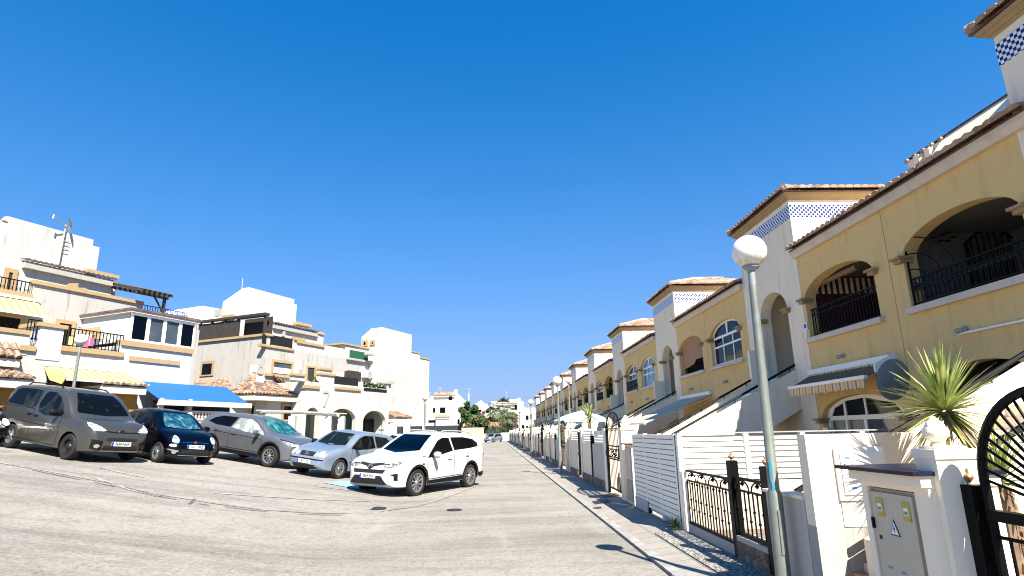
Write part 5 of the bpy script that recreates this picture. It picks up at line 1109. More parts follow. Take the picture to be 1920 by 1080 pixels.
# dark fence with pillars behind the white car
d = 36
xs_ = [(743, 757), (769, 792), (795, 861)]
for i, (l, r_) in enumerate(xs_):
    o, L, z = wbox('screen_fence', ['short dark fence panel, leftmost behind the white car', 'dark fence panel left of the distant lamp post', 'long dark fence panel right of the distant lamp post'][i], 'fence', 'fence_dark', l, r_, (797+.1*i, 799+i), d, 0, .08, 'dark fence panels behind the white car', pz=at_y(800, 798.5, d).z)
for i, q in enumerate((738, 763, 794, 863)):
    p_ = at_y(q, 797, d-.1); o = thing('fence_pillar', ['leftmost pale pillar of the dark fence', 'second pale pillar of the dark fence', 'pillar of the dark fence beside the distant lamp post', 'dark end post of the dark fence'][i], 'pillar', (p_.x, p_.y, 0), 0, 'pillars of the dark fence')
    MB().mat('pink_stucco' if i < 3 else 'black_metal').box(-.2 if i < 2 else -.06, .2 if i < 2 else .06, -.1, .25, -.5, p_.z+.1).build('shaft', o)
p_ = at_y(765, 790, 40); t = thing('parasol', 'pale lilac parasol behind the dark fence', 'parasol', (p_.x, p_.y, 0)); zt_ = at_y(765, 785, 40).z; MB().mat('white_far_blue').lathe([(.001, zt_), (1.0, zt_-.25), (1.9, zt_-.65), (1.9, zt_-.75), (.001, zt_-.2)], n=8).build('canopy', t); MB().mat('grey_metal').tube((0, 0, 0), (0, 0, zt_), .04).build('pole', t)
# person under the blue awning
pp = at_y(289, 757, (O1+LN*(nb+1.0)+LA*1.2).y); zg = pp.z-1.62
def person(loc, lab):
    t = thing('person', lab, 'person', loc, radians(-60)); pts = [(0, 0, .92), (0, 0, 1.12), (0, 0, 1.36), (0, 0, 1.46), (0, 0, 1.53), (.18, 0, 1.38), (.23, .02, 1.12), (.22, -.08, .88), (-.18, 0, 1.38), (-.23, .02, 1.12), (-.22, -.08, .88), (.10, 0, .86), (.11, -.02, .48), (.11, 0, .07), (.11, -.14, .03), (-.10, 0, .86), (-.11, -.02, .48), (-.11, 0, .07), (-.11, -.14, .03)]
    ed = [(0, 1), (1, 2), (2, 3), (3, 4), (2, 5), (5, 6), (6, 7), (2, 8), (8, 9), (9, 10), (0, 11), (11, 12), (12, 13), (13, 14), (0, 15), (15, 16), (16, 17), (17, 18)]
    rr = [.15, .13, .16, .06, .055, .065, .045, .032, .065, .045, .032, .095, .06, .04, .035, .095, .06, .04, .035]
    me = bpy.data.meshes.new('body'); me.from_pydata(pts, ed, []); o = bpy.data.objects.new('body', me); COL.objects.link(o); me.materials.append(M['shirt']); md = o.modifiers.new('s', 'SKIN'); sv = me.skin_vertices[0].data if me.skin_vertices else None
    if sv is None:
        bm = bmesh.new(); bm.from_mesh(me); bm.verts.layers.skin.verify(); bm.to_mesh(me); bm.free(); sv = me.skin_vertices[0].data
    for i, r_ in enumerate(rr): sv[i].radius = (r_, r_*.75)
    sv[0].use_root = True; o.modifiers.new('u', 'SUBSURF').levels = 1; bpy.context.view_layer.update(); nm = bpy.data.meshes.new_from_object(o.evaluated_get(bpy.context.evaluated_depsgraph_get())); o.modifiers.clear(); o.data = nm; o.parent = t
    if not nm.materials: nm.materials.append(M['shirt'])
    h = MB().mat('skin').lathe([(.001, -.115), (.045, -.10), (.065, -.05), (.078, .0), (.08, .05), (.06, .10), (.001, .12)], (0, -.01, 1.64), 14); h.prism([(-.012, -.08, 1.62), (.012, -.08, 1.62), (0, -.08, 1.665)], (0, -.022, -.002)); h.box(-.09, -.075, -.01, .015, 1.61, 1.66).box(.075, .09, -.01, .015, 1.61, 1.66); h.mat('ink').sphere((-.03, -.082, 1.655), .009, 5).sphere((.03, -.082, 1.655), .009, 5).box(-.022, .022, -.082, -.07, 1.577, 1.583); h.build('head', t, True)
    MB().mat('hair').lathe([(.088, .0), (.092, .05), (.07, .115), (.001, .135)], (0, .012, 1.65), 14).build('hair', t, True)
    for sg in (1, -1):
        m = MB().mat('skin').box(sg*.22-.02, sg*.22+.02, -.12, -.06, .78, .86)
        for k in range(4): m.tube((sg*.22, -.075-.014*k, .80), (sg*.22, -.08-.014*k, .72+.006*abs(k-1.5)), .0075, 6)
        m.tube((sg*.22, -.12, .84), (sg*.21, -.15, .79), .009, 6); m.build('hand', t)
person((pp.x, pp.y, zg), 'person with short dark hair and a dark top standing under the blue awning')
# ---------------------------------------------------------------- background
def far_wall(name, lab, mat, l, r_, top, d, cap=None):
    a, b = at_y(l, top, d), at_y(r_, top, d); t = thing(name, lab, 'wall', (a.x, d, 0)); MB().mat(mat).box(0, b.x-a.x, 0, .3, -.5, a.z-(.15 if cap else 0)).build('wall', t)
    if cap: MB().mat(cap).box(-.1, b.x-a.x+.1, -.08, .38, a.z-.149, a.z).build('coping', t)
    return t
far_wall('boundary_wall', 'cream wall with a pale coping at the end of the car park', 'cream_wall', 864, 907, 802.5, 100, 'pink_stucco')
far_wall('boundary_wall', 'long low white wall across the far end of the street', 'white_far_clean', 880, 965, 812.5, 115)
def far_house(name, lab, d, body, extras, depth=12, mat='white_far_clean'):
    t = thing('white_house', lab, 'house', (at_y(body[0], 800, d).x, d, 0), 0, 'white houses at the end of the street'); x0 = t.location.x
    X = lambda px: at_y(px, 780, d).x-x0
    Z = lambda px, py: at_y(px, py, d).z
    l, r_, top = body; MB().mat(mat).box(0, X(r_), 0, depth, -1, Z((l+r_)/2, top)).build('wall', t)
    for e in extras:
        k = e[0]
        if k == 'box': _, a, b, tp, dy, mt = e; m = MB().mat(mt).box(X(a), X(b), dy, dy+4, 0, Z((a+b)/2, tp)); m.build('upper_storey' if dy > 0 else 'annex', t)
        if k == 'win': _, a, b, tp, bt, mt = e; dy = 0; MB().mat(mt).box(X(a), X(b), -.12, -.002, Z(a, bt), Z(a, tp)).build('window', t)
        if k == 'gable': _, a, c, b, t0, t1, dy = e; MB().mat(mat).prism([(X(a), dy, 0), (X(b), dy, 0), (X(b), dy, Z(b, t0)), (X(c), dy, Z(c, t1)), (X(a), dy, Z(a, t0))], (0, 5, 0)).build('gable', t)
        if k == 'roof': _, a, b, bt, tp, dy = e; za, zb = Z((a+b)/2, bt), Z((a+b)/2, tp); tile_roof(t, X(a), X(b), dy, za, (zb-za)*1.8, zb-za, 'tiles', name='tiled_roof')
        if k == 'chim': _, a, b, tp = e; MB().mat(mat).box(X(a), X(b), 2.5, 3.5, 0, Z(a, tp)).build('chimney', t)
        if k == 'rail': _, a, b, bt, tp = e; m = MB().mat('grey_metal'); m.box(X(a), X(b), -.05, 0, Z(a, tp)-.05, Z(a, tp)); [m.box(X(a)+(X(b)-X(a))*i/8-.03, X(a)+(X(b)-X(a))*i/8+.03, -.05, 0, Z(a, bt), Z(a, tp)) for i in range(9)]; m.build('railing', t)
    return t
W_ = 'glass_dark'
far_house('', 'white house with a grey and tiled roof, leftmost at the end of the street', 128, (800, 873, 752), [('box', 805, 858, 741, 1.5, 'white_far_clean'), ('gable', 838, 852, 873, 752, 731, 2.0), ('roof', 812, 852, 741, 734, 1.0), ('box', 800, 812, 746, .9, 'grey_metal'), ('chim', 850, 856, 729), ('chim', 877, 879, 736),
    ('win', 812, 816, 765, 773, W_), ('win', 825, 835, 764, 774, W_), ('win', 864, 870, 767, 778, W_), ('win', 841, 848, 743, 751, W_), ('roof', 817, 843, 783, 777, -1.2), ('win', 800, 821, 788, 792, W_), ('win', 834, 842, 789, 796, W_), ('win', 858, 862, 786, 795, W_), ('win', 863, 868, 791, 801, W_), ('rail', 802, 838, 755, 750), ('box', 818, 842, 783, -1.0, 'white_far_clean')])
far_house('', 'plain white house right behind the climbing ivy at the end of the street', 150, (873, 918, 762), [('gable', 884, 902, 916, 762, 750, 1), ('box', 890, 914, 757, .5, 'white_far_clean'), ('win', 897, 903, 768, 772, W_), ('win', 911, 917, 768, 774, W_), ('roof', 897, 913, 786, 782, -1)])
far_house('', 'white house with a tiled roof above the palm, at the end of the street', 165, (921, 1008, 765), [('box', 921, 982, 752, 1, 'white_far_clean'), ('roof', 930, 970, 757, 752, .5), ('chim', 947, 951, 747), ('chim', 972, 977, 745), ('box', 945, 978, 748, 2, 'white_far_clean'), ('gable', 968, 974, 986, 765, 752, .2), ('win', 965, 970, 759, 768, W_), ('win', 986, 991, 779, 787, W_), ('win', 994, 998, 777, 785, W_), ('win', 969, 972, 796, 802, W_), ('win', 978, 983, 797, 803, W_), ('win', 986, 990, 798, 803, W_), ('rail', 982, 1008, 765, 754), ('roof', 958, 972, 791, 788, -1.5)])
# plants at the end
def bush(lab, px, py, d, R, n, mats, size, seed, sq=1.0, name='bush', cat='bush', flowers=0, trunk=False):
    p = at_y(px, py, d); t = thing(name, lab, cat, (p.x, d, 0)); m = MB(); clump(m, (0, 0, p.z), R, n, mats, size, seed, sq); m.build('crown' if trunk else 'foliage', t)
    MB().mat('bark').tube((0, 0, -.2), (0, 0, p.z), .12, 6).build('trunk' if trunk else 'stem', t); return t
bush('tall column of dark green ivy between two distant white houses', 880, 776, 120, 1.7, 2200, ['leaf_dark', 'leaf_dark', 'leaf_mid'], .30, 14, 1.35)
bush('leaning arm of green ivy on the right side of the ivy column', 889, 785, 118.421, 1.3, 1400, ['leaf_dark', 'leaf_mid'], 0.315789, 2, 1.3)
bush('round dark green shrub behind the cream wall, left of the palm', 897, 798, 116.842, 2.36842, 2400, ['leaf_dark', 'leaf_dark', 'leaf_mid', 'leaf_dry'], 0.315789, 3, .7)
bush('low brownish shrub under the palm at the end of the street', 920, 805, 126.316, 2.84211, 2200, ['leaf_dark', 'leaf_dry', 'leaf_mid'], 0.347368, 4, .5)
bush('small pink bougainvillea high on the wall left of the palm', 903, 777, 126.316, 0.868421, 500, ['flower_pink'], 0.205263, 5, .8, 'bougainvillea', 'bougainvillea')
bush('large pink bougainvillea on the right side of the palm', 954, 797, 123.158, 1.57895, 1400, ['flower_pink', 'flower_pink', 'leaf_dry'], 0.268421, 6, 1.3, 'bougainvillea', 'bougainvillea')
bush('dense green shrubbery below the palm crown', 935, 800, 124.737, 2.52632, 2400, ['leaf_dark', 'leaf_mid', 'leaf_dry', 'flower_pink'], 0.315789, 7, .8)
def palm(lab, px, py, d, L, n, seed):
    p = at_y(px, py, d); t = thing('palm_tree', lab, 'palm', (p.x, d, 0), 0, 'palms at the end of the street'); m = MB(); r = random.Random(seed)
    for i in range(n):
        el = r.uniform(-.9, 1.4); a = r.uniform(0, 2*pi); d_ = Vector((cos(a)*cos(el), sin(a)*cos(el), sin(el))); q = Vector((0, 0, p.z)); pts = [q]
        for k in range(6): q = q+d_*L/6; d_ = (d_+Vector((0, 0, -.22))).normalized(); pts.append(q)
        m.mat('leaf_dark' if r.random() < .45 else 'leaf_mid' if r.random() < .8 else 'leaf_dry'); m.path(pts, .03, 3)
        fan = pts[-2]
        for k in range(13):
            an = (k/12-.5)*3.0; s_ = d_.cross(Vector((0, 0, 1))).normalized(); v = d_*cos(an)+s_*sin(an)
            e = fan+v*L*.5+Vector((0, 0, -.15*L*abs(sin(an)))); w = (s_ if abs(cos(an)) > .5 else d_)*.028*L
            m.add([fan, fan+v*L*.25+w, e, fan+v*L*.25-w], [(0, 1, 2, 3)])
    m.build('crown', t); m = MB().mat('bark').lathe([(.35, -.3), (.26, .8), (.24, p.z-.4), (.3, p.z)], n=9); m.build('trunk', t); return t
palm('tall fan palm at the end of the street', 941, 776, 117, 3.0, 64, 1); palm('shorter fan palm on the left of the tall one at the end of the street', 924, 786, 116, 2.6, 36, 2)
palm('small fan palm on the right of the tall one at the end of the street', 955, 783, 117.5, 1.9, 22, 5)
# distant road sign pole
p_ = at_y(978, 778, 60); 

for i, (px, py, d, H_, lab) in enumerate([(825, 741, 129.5, 1.6, 'thin antenna on the leftmost distant white house'), (950, 748, 167, 2.0, 'thin antenna on the distant house above the palms'), (880, 737, 151, 1.2, 'small antenna on the distant house behind the ivy'), (805, 748, 130, 1.4, 'small antenna beside the tall blank wall')]):
    p = at_y(px, py, d); t = thing('antenna', lab, 'antenna', (p.x, d, p.z-.8), 0); m = MB().mat('grey_metal').tube((0, 0, 0), (0, 0, .8+H_), .04); [m.tube((-.5+.1*k, 0, .8+H_-.15*k), (.5-.1*k, 0, .8+H_-.15*k), .025) for k in range(3)]; m.build('mast', t)
VAN_H, CITY_H, CROSS_H, HATCH_H, SUV_H = 116, 124, 113, 207, 210
# ---------------------------------------------------------------- cars
def interp(tab, x):
    if x <= tab[0][0]: return tab[0][1]
    for i in range(len(tab)-1):
        x0, y0 = tab[i]; x1, y1 = tab[i+1]
        if x <= x1:
            def sl(j):
                if j <= 0 or j >= len(tab)-1: 
                    a, b = (0, 1) if j <= 0 else (len(tab)-2, len(tab)-1)
                    return (tab[b][1]-tab[a][1])/(tab[b][0]-tab[a][0])
                d0 = (tab[j][1]-tab[j-1][1])/(tab[j][0]-tab[j-1][0]); d1 = (tab[j+1][1]-tab[j][1])/(tab[j+1][0]-tab[j][0])
                return 0 if d0*d1 <= 0 else 2*d0*d1/(d0+d1)
            h = x1-x0; t = (x-x0)/h; m0, m1 = sl(i)*h, sl(i+1)*h
            return (2*t**3-3*t*t+1)*y0+(t**3-2*t*t+t)*m0+(-2*t**3+3*t*t)*y1+(t**3-t*t)*m1
    return tab[-1][1]
def car_body(s):
    L0, L1 = s['x']                    # rear x, front x
    xs = []; n = 96
    for i in range(n+1):
        t = i/n; xs.append(L0+(L1-L0)*(t-.13*sin(2*pi*t)/(2*pi)*1.0))
    xs = sorted(set(xs+[L1-.01, L1-.03, L1-.06, L0+.01, L0+.03, L0+.06]))
    nl, nu = 11, 16; rows = []
    for x in xs:
        zt = interp(s['top'], x); zl = interp(s['bot'], x); w = interp(s['w'], x); b = min(interp(s['belt'], x), zt-.035); b = max(b, zl+.1)
        h = zt-b; half = [(0, zl), (w*.5, zl), (w*.86, zl+.005)]
        for j in range(nl):
            t = j/(nl-1); bul = s.get('bulge', .05); y = w*(1-bul+bul*sin(pi*(.12+.62*t)))
            if t > .0: y += .012*math.exp(-((t-.80)/.05)**2)*min(1, h*4)
            half.append((y, zl+.06*(1 if j == 0 else 1)*(0 if j else .4)+(b-zl)*t if j else zl+.03))
        yb = half[-1][0]; c = min(s.get('cr', .10), .62*h); lean = s.get('lean', .30)*max(0, h-c)
        yr = yb-lean-.012*min(1, h*3)
        for j in range(1, 6):
            t = j/5; half.append((yb+(yr-yb)*(t**.9), b+(zt-c*1.0-b)*t))
        m = nu-5; e = 2.0/s.get('exp', 2.5)
        for j in range(1, m+1):
            a = pi/2*j/m; half.append((yr*max(0, cos(a))**(e*.62), zt-c+c*sin(a)**e if c > 0 else zt))
        half[-1] = (0, zt); rows.append((x, half))
    k = len(rows[0][1]); vs = []; N = 2*k-2
    for x, hf in rows:
        vs += [(x, y, z) for y, z in hf]+[(x, -y, z) for y, z in hf[-2:0:-1]]
    fs = [(i*N+j, i*N+(j+1) % N, (i+1)*N+(j+1) % N, (i+1)*N+j) for i in range(len(rows)-1) for j in range(N)]
    R = len(rows)-1
    for base in (0, R*N):
        for j in range(k-1):
            a, b = base+j, base+j+1; c, d = base+((N-j-1) % N), base+((N-j) % N)
            q = []
            for v in (a, b, c, d):
                if v not in q: q.append(v)
            if len(q) > 2: fs.append(tuple(q))
    return vs, fs
def boolean_wheels(me_obj, cutters):
    for c in cutters:
        m = me_obj.modifiers.new('b', 'BOOLEAN'); m.object = c; m.operation = 'DIFFERENCE'; m.solver = 'EXACT'; m.material_mode = 'TRANSFER' if hasattr(m, 'material_mode') else None
    bpy.context.view_layer.update(); dg = bpy.context.evaluated_depsgraph_get(); new = bpy.data.meshes.new_from_object(me_obj.evaluated_get(dg)); me_obj.modifiers.clear(); me_obj.data = new
    for c in cutters: bpy.data.objects.remove(c)
class Decal:
    def __init__(s, vs, fs): s.bvh = BVHTree.FromPolygons([Vector(v) for v in vs], fs)
    def patch(s, m, poly, view, off=.006, res=.06, depth=0.0):
        # view: 'L','R' side in x,z ; 'F' front in y,z ; 'B' back ; 'T' top x,y
        P = [Vector(p) for p in poly]; n0 = len(P); pts = []
        for i in range(n0):
            a, b = P[i], P[(i+1) % n0]; k = max(1, int((b-a).length/res)); pts += [a.lerp(b, j/k) for j in range(k)]
        ne = len(pts); es = [(i, (i+1) % ne) for i in range(ne)]
        x0, x1 = min(p.x for p in pts), max(p.x for p in pts); y0, y1 = min(p.y for p in pts), max(p.y for p in pts); inner = []
        def ins(p):
            c = False; j = ne-1
            for i in range(ne):
                a, b = pts[i], pts[j]
                if (a.y > p.y) != (b.y > p.y) and p.x < (b.x-a.x)*(p.y-a.y)/(b.y-a.y)+a.x: c = not c
                j = i
            return c
        x = x0+res*.5
        while x < x1:
            y = y0+res*.5
            while y < y1:
                q = Vector((x, y))
                if ins(q) and min((q-p).length for p in pts) > res*.4: inner.append(q)
                y += res
            x += res
        r = delaunay_2d_cdt(pts+inner, es, [], 1, 1e-5); out = []
        for p in r[0]:
            o, d = {'L': ((p.x, 3, p.y), (0, -1, 0)), 'R': ((p.x, -3, p.y), (0, 1, 0)), 'F': ((5, p.x, p.y), (-1, 0, 0)), 'B': ((-5, p.x, p.y), (1, 0, 0)), 'T': ((p.x, p.y, 4), (0, 0, -1))}[view]
            h = s.bvh.ray_cast(Vector(o), Vector(d))
            if h[0] is None:
                h = s.bvh.find_nearest(Vector(o)+Vector(d)*3); out.append(h[0])
            else:
                nn = h[1] if h[1].dot(Vector(d)) < 0 else -h[1]; out.append(h[0]+nn*off-Vector(d)*off*.3)
        fs = [tuple(f) for f in r[2]]; m.add(out, fs)
        if depth: pass
        return m
def strip_poly(pts, w):
    P = [Vector(p) for p in pts]; L, R_ = [], []
    for i, p in enumerate(P):
        t = (P[min(i+1, len(P)-1)]-P[max(0, i-1)]).normalized(); n = Vector((-t.y, t.x))*w/2; L.append(tuple(p+n)); R_.append(tuple(p-n))
    return L+R_[::-1]
def wheel(parent, x, y, r, rimr, w, style, spokes, mat='rim'):
    s = 1 if y > 0 else -1; t = MB().mat('tyre'); o = w/2
    t.lathe([(rimr*.98, -o*.9), (r*.90, -o), (r*.985, -o*.75), (r, -o*.4), (r, o*.4), (r*.985, o*.75), (r*.90, o), (rimr*.98, o*.9), (rimr*.9, o*.5), (rimr*.9, -o*.5), (rimr*.98, -o*.9)], (0, 0, 0), 28, 'y')
    wh = t.build('wheel', parent, True); wh.location = (x, y, r)
    m = MB().mat('rim_dark').lathe([(.001, s*o*.15), (rimr*.9, s*o*.15)], (0, 0, 0), 24, 'y'); m.mat(mat).lathe([(rimr*.88, s*o*.2), (rimr*.90, s*o*.88), (rimr*1.0, s*o*.98), (rimr*.98, s*o*.7)], (0, 0, 0), 28, 'y')
    if style == 'steel':
        m.mat('rim_dark').lathe([(.001, s*o*.75), (.07, s*o*.7), (.09, s*o*.4), (rimr*.6, s*o*.5), (rimr*.9, s*o*.3)], (0, 0, 0), 20, 'y'); m.mat('tyre').lathe([(.03, s*o*.85), (.07, s*o*.72)], (0, 0, 0), 10, 'y')
    else:
        m.mat(mat)
        for i in range(spokes):
            a = 2*pi*i/spokes+.3; ca, sa = cos(a), sin(a); ww = .55/spokes*rimr*(1.3 if style == 'cap' else .85)*2
            def pt(rr, tt, yy): return (rr*ca-tt*sa, s*yy, rr*sa+tt*ca)
            m.hexa([pt(.04, -ww*.6, o*.55), pt(rimr*.93, -ww, o*.5), pt(rimr*.93, ww, o*.5), pt(.04, ww*.6, o*.55), pt(.04, -ww*.45, o*.8), pt(rimr*.93, -ww*.75, o*.88), pt(rimr*.93, ww*.75, o*.88), pt(.04, ww*.45, o*.8)])
        m.lathe([(.001, s*o*.9), (.05, s*o*.88), (.07, s*o*.6)], (0, 0, 0), 12, 'y')
        if style == 'cap': m.lathe([(rimr*.62, s*o*.80), (rimr*.95, s*o*.84)], (0, 0, 0), 24, 'y')
    m.build('rim', wh, True)
    return wh
def make_car(s, label, loc, heading, pitch=0, roll=0, group='cars parked in the car park'):
    t = thing('parked_car', label, 'car', loc, 0, group)
    # x forward; heading is the azimuth (from +Y towards +X) the nose points to
    yaw = pi/2-radians(heading); t.rotation_mode = 'QUATERNION'
    f = Vector((cos(yaw), sin(yaw), 0)); l = Vector((-sin(yaw), cos(yaw), 0))
    gz = lambda v: (ground_z(loc[0]+v.x*1.3, loc[1]+v.y*1.3)-ground_z(loc[0]-v.x*1.3, loc[1]-v.y*1.3))/2.6
    f.z = gz(f); l.z = gz(l); f.normalize(); u = f.cross(l).normalized(); l = u.cross(f)
    t.rotation_quaternion = Matrix(((f.x, l.x, u.x), (f.y, l.y, u.y), (f.z, l.z, u.z))).to_quaternion()
    vs, fs = car_body(s); D = Decal(vs, fs)
    P = s['paint']; mb = MB().mat(P).add(vs, fs); body = mb.build('body', t, True, 50)
    cut = []; W = max(w for _, w in s['w'])
    for wx in s['wheels']:
        c = MB().mat('plastic').lathe([(.001, -.5), (s['arch'], -.5), (s['arch'], 0), (.001, 0)], (0, 0, 0), 40, 'y')
        for sg in (1, -1):
            c2 = MB().mat('plastic').lathe([(.001, 0), (s['arch'], 0), (s['arch'], .42), (.001, .42)], (0, 0, 0), 40, 'y'); o = c2.build('cut'); o.parent = t; o.location = (wx, W-.34 if sg > 0 else -W-.08, s['r']); cut.append(o)
    boolean_wheels(body, cut); 
    for p in body.data.polygons: p.use_smooth = True
    bm = bmesh.new(); bm.from_mesh(body.data)
    for e in bm.edges:
        if len(e.link_faces) == 2 and e.calc_face_angle(0) > radians(42): e.smooth = False
    bm.to_mesh(body.data); bm.free()
    for wx in s['wheels']:
        for sg in (1, -1): (lambda st: wheel(t, wx, sg*(W-.125), s['r'], s['rim'], .21, st, s['spk'], 'rim_dark' if st == 'steel' else 'rim'))(s['wst'][0] if wx > 0 or len(s['wst']) < 2 else s['wst'][1])
    for sides, poly, mat, nm in s['side']:
        for v in sides: D.patch(MB().mat(mat), poly, v, .007 if nm != 'window' else .008).build(nm, t, True)
    for poly, mat, nm, *off in s['front']: D.patch(MB().mat(mat), poly, 'F', off[0] if off else .008, .05).build(nm, t, True)
    for poly, mat, nm in s.get('back', []): D.patch(MB().mat(mat), poly, 'B', .008, .05).build(nm, t, True)
    # door seams, handles
    m = MB().mat('plastic')
    for v in 'LR':
        for sm in s['seams']: D.patch(m, strip_poly(sm, .013), v, .005, .1)
    m.build('door_gaps', t)
    for v, sg in (('L', 1), ('R', -1)):
        for hx, hz_ in s['handles']:
            h = D.bvh.ray_cast(Vector((hx, 3*sg, hz_)), Vector((0, -sg, 0))); yy = h[0].y if h[0] else sg*W
            MB().mat(s.get('handlemat', P)).box(hx-.09, hx+.09, yy+sg*.004, yy+sg*.035, hz_-.012, hz_+.018).build('door_handle', t)
        mx, mz = s['mirror']; h = D.bvh.ray_cast(Vector((mx, 3*sg, mz-.05)), Vector((0, -sg, 0))); yy = h[0].y
        m = MB().mat(s.get('mirmat', P)); m.lathe([(.001, -.10), (.05, -.09), (.085, -.04), (.09, .03), (.07, .09), (.001, .10)], (0, 0, 0), 14, 'y'); m.v = [(v_[0]*.75, v_[1]*1.15, v_[2]) for v_ in m.v]
        m.mat('plastic').box(-.03, .03, -sg*.17, -sg*.05, -.07, -.03); mo = m.build('wing_mirror', t, True); mo.location = (mx, yy+sg*.16, mz)
    # number plate
    px_, pz_ = s['plate']; h = D.bvh.ray_cast(Vector((5, 0, pz_)), Vector((-1, 0, 0))); xx = h[0].x+.02
    m = MB().mat('plate').box(xx-.03, xx, -.26, .26, pz_-.055, pz_+.055); m.mat('plate_blue').box(xx-.02, xx+.003, -.26, -.22, pz_-.055, pz_+.055) if False else m.mat('plate_blue').box(xx-.02, xx+.003, -.26+0, -.215, pz_-.054, pz_+.054); pl = m.build('number_plate', t)
    text_mesh('plate_text', px_, .105, 'ink', pl, (xx+.005, .02, pz_), (pi/2, 0, pi/2), .001, .85)
    for fn in s.get('extra', []): fn(t, D)
    return t
def ell(cx, cz, rx, rz, n=18, a0=0, a1=2*pi): return [(cx+rx*cos(a0+(a1-a0)*i/n), cz+rz*sin(a0+(a1-a0)*i/n)) for i in range(n if a1-a0 > 6 else n+1)]
def both(poly): return [poly, [(-y, z) for y, z in poly][::-1]]
def archring(wx, r, r0, r1, a0=-.15, a1=pi+.15, n=16): return [(wx+r1*cos(a0+(a1-a0)*i/n), r+r1*sin(a0+(a1-a0)*i/n)) for i in range(n+1)]+[(wx+r0*cos(a1-(a1-a0)*i/n), r+r0*sin(a1-(a1-a0)*i/n)) for i in range(n+1)]
def seen(l): 
    out = []
    for e in l:
        p = e[0]; out.append(e)
        if e[-1] == 'both' or (len(e) > 3 and e[3] == 'both'): out[-1] = e[:3]; out.append(([(-y, z) for y, z in p][::-1], e[1], e[2]))
    return out
def roof_rails(x0, x1, y, mat):
    def f(t, D):
        for sg in (1, -1):
            P = []
            for i in range(13):
                x = x0+(x1-x0)*i/12; h = D.bvh.ray_cast(Vector((x, sg*y, 4)), Vector((0, 0, -1))); P.append((x, sg*y, h[0].z+(.055 if 0 < i < 12 else .005)))
            m = MB().mat(mat).path(P, .018, 7); m.build('roof_rail', t, True)
    return f
def badge(z, kind):
    def f(t, D):
        h = D.bvh.ray_cast(Vector((5, 0, z)), Vector((-1, 0, 0))); x = h[0].x+.012; m = MB().mat('chrome')
        if kind == 'chevron':
            for dz in (0, -.055):
                for sg in (1, -1): m.prism([(x, 0, z+.05+dz), (x, 0, z+.02+dz), (x, sg*.085, z-.035+dz), (x, sg*.085, z-.01+dz)], (.012, 0, 0))
        elif kind == 'round_red':
            m.lathe([(.001, 0), (.045, 0), (.045, .015), (.001, .015)], (0, 0, 0), 18, 'y'); m.v = [(x+v[1], v[0], z+v[2]) for v in m.v]; m.mat('red_lens').lathe([(.001, 0), (.032, 0), (.032, .02), (.001, .02)], (0, 0, 0), 16, 'y'); k = 36*2; m.v[-64:] = [(x+v[1], v[0], z+v[2]) for v in m.v[-64:]]
        elif kind == 'ring':
            P = [(x+.01, .055*cos(2*pi*i/18), z+.055*sin(2*pi*i/18)) for i in range(19)]; m.path(P, .008, 5); m.path([(x+.01, -.035, z+.04), (x+.01, -.014, z-.035), (x+.01, 0, z+.01), (x+.01, .014, z-.035), (x+.01, .035, z+.04)], .006, 5)
        else:
            for rx, rz in ((.075, .05), (.028, .05)): m.path([(x+.01, rx*cos(2*pi*i/18), z+rz*sin(2*pi*i/18)) for i in range(19)], .007, 5)
            m.path([(x+.01, .05*cos(2*pi*i/18), z+.022+.022*sin(2*pi*i/18)) for i in range(19)], .006, 5)
        m.build('badge', t)
    return f
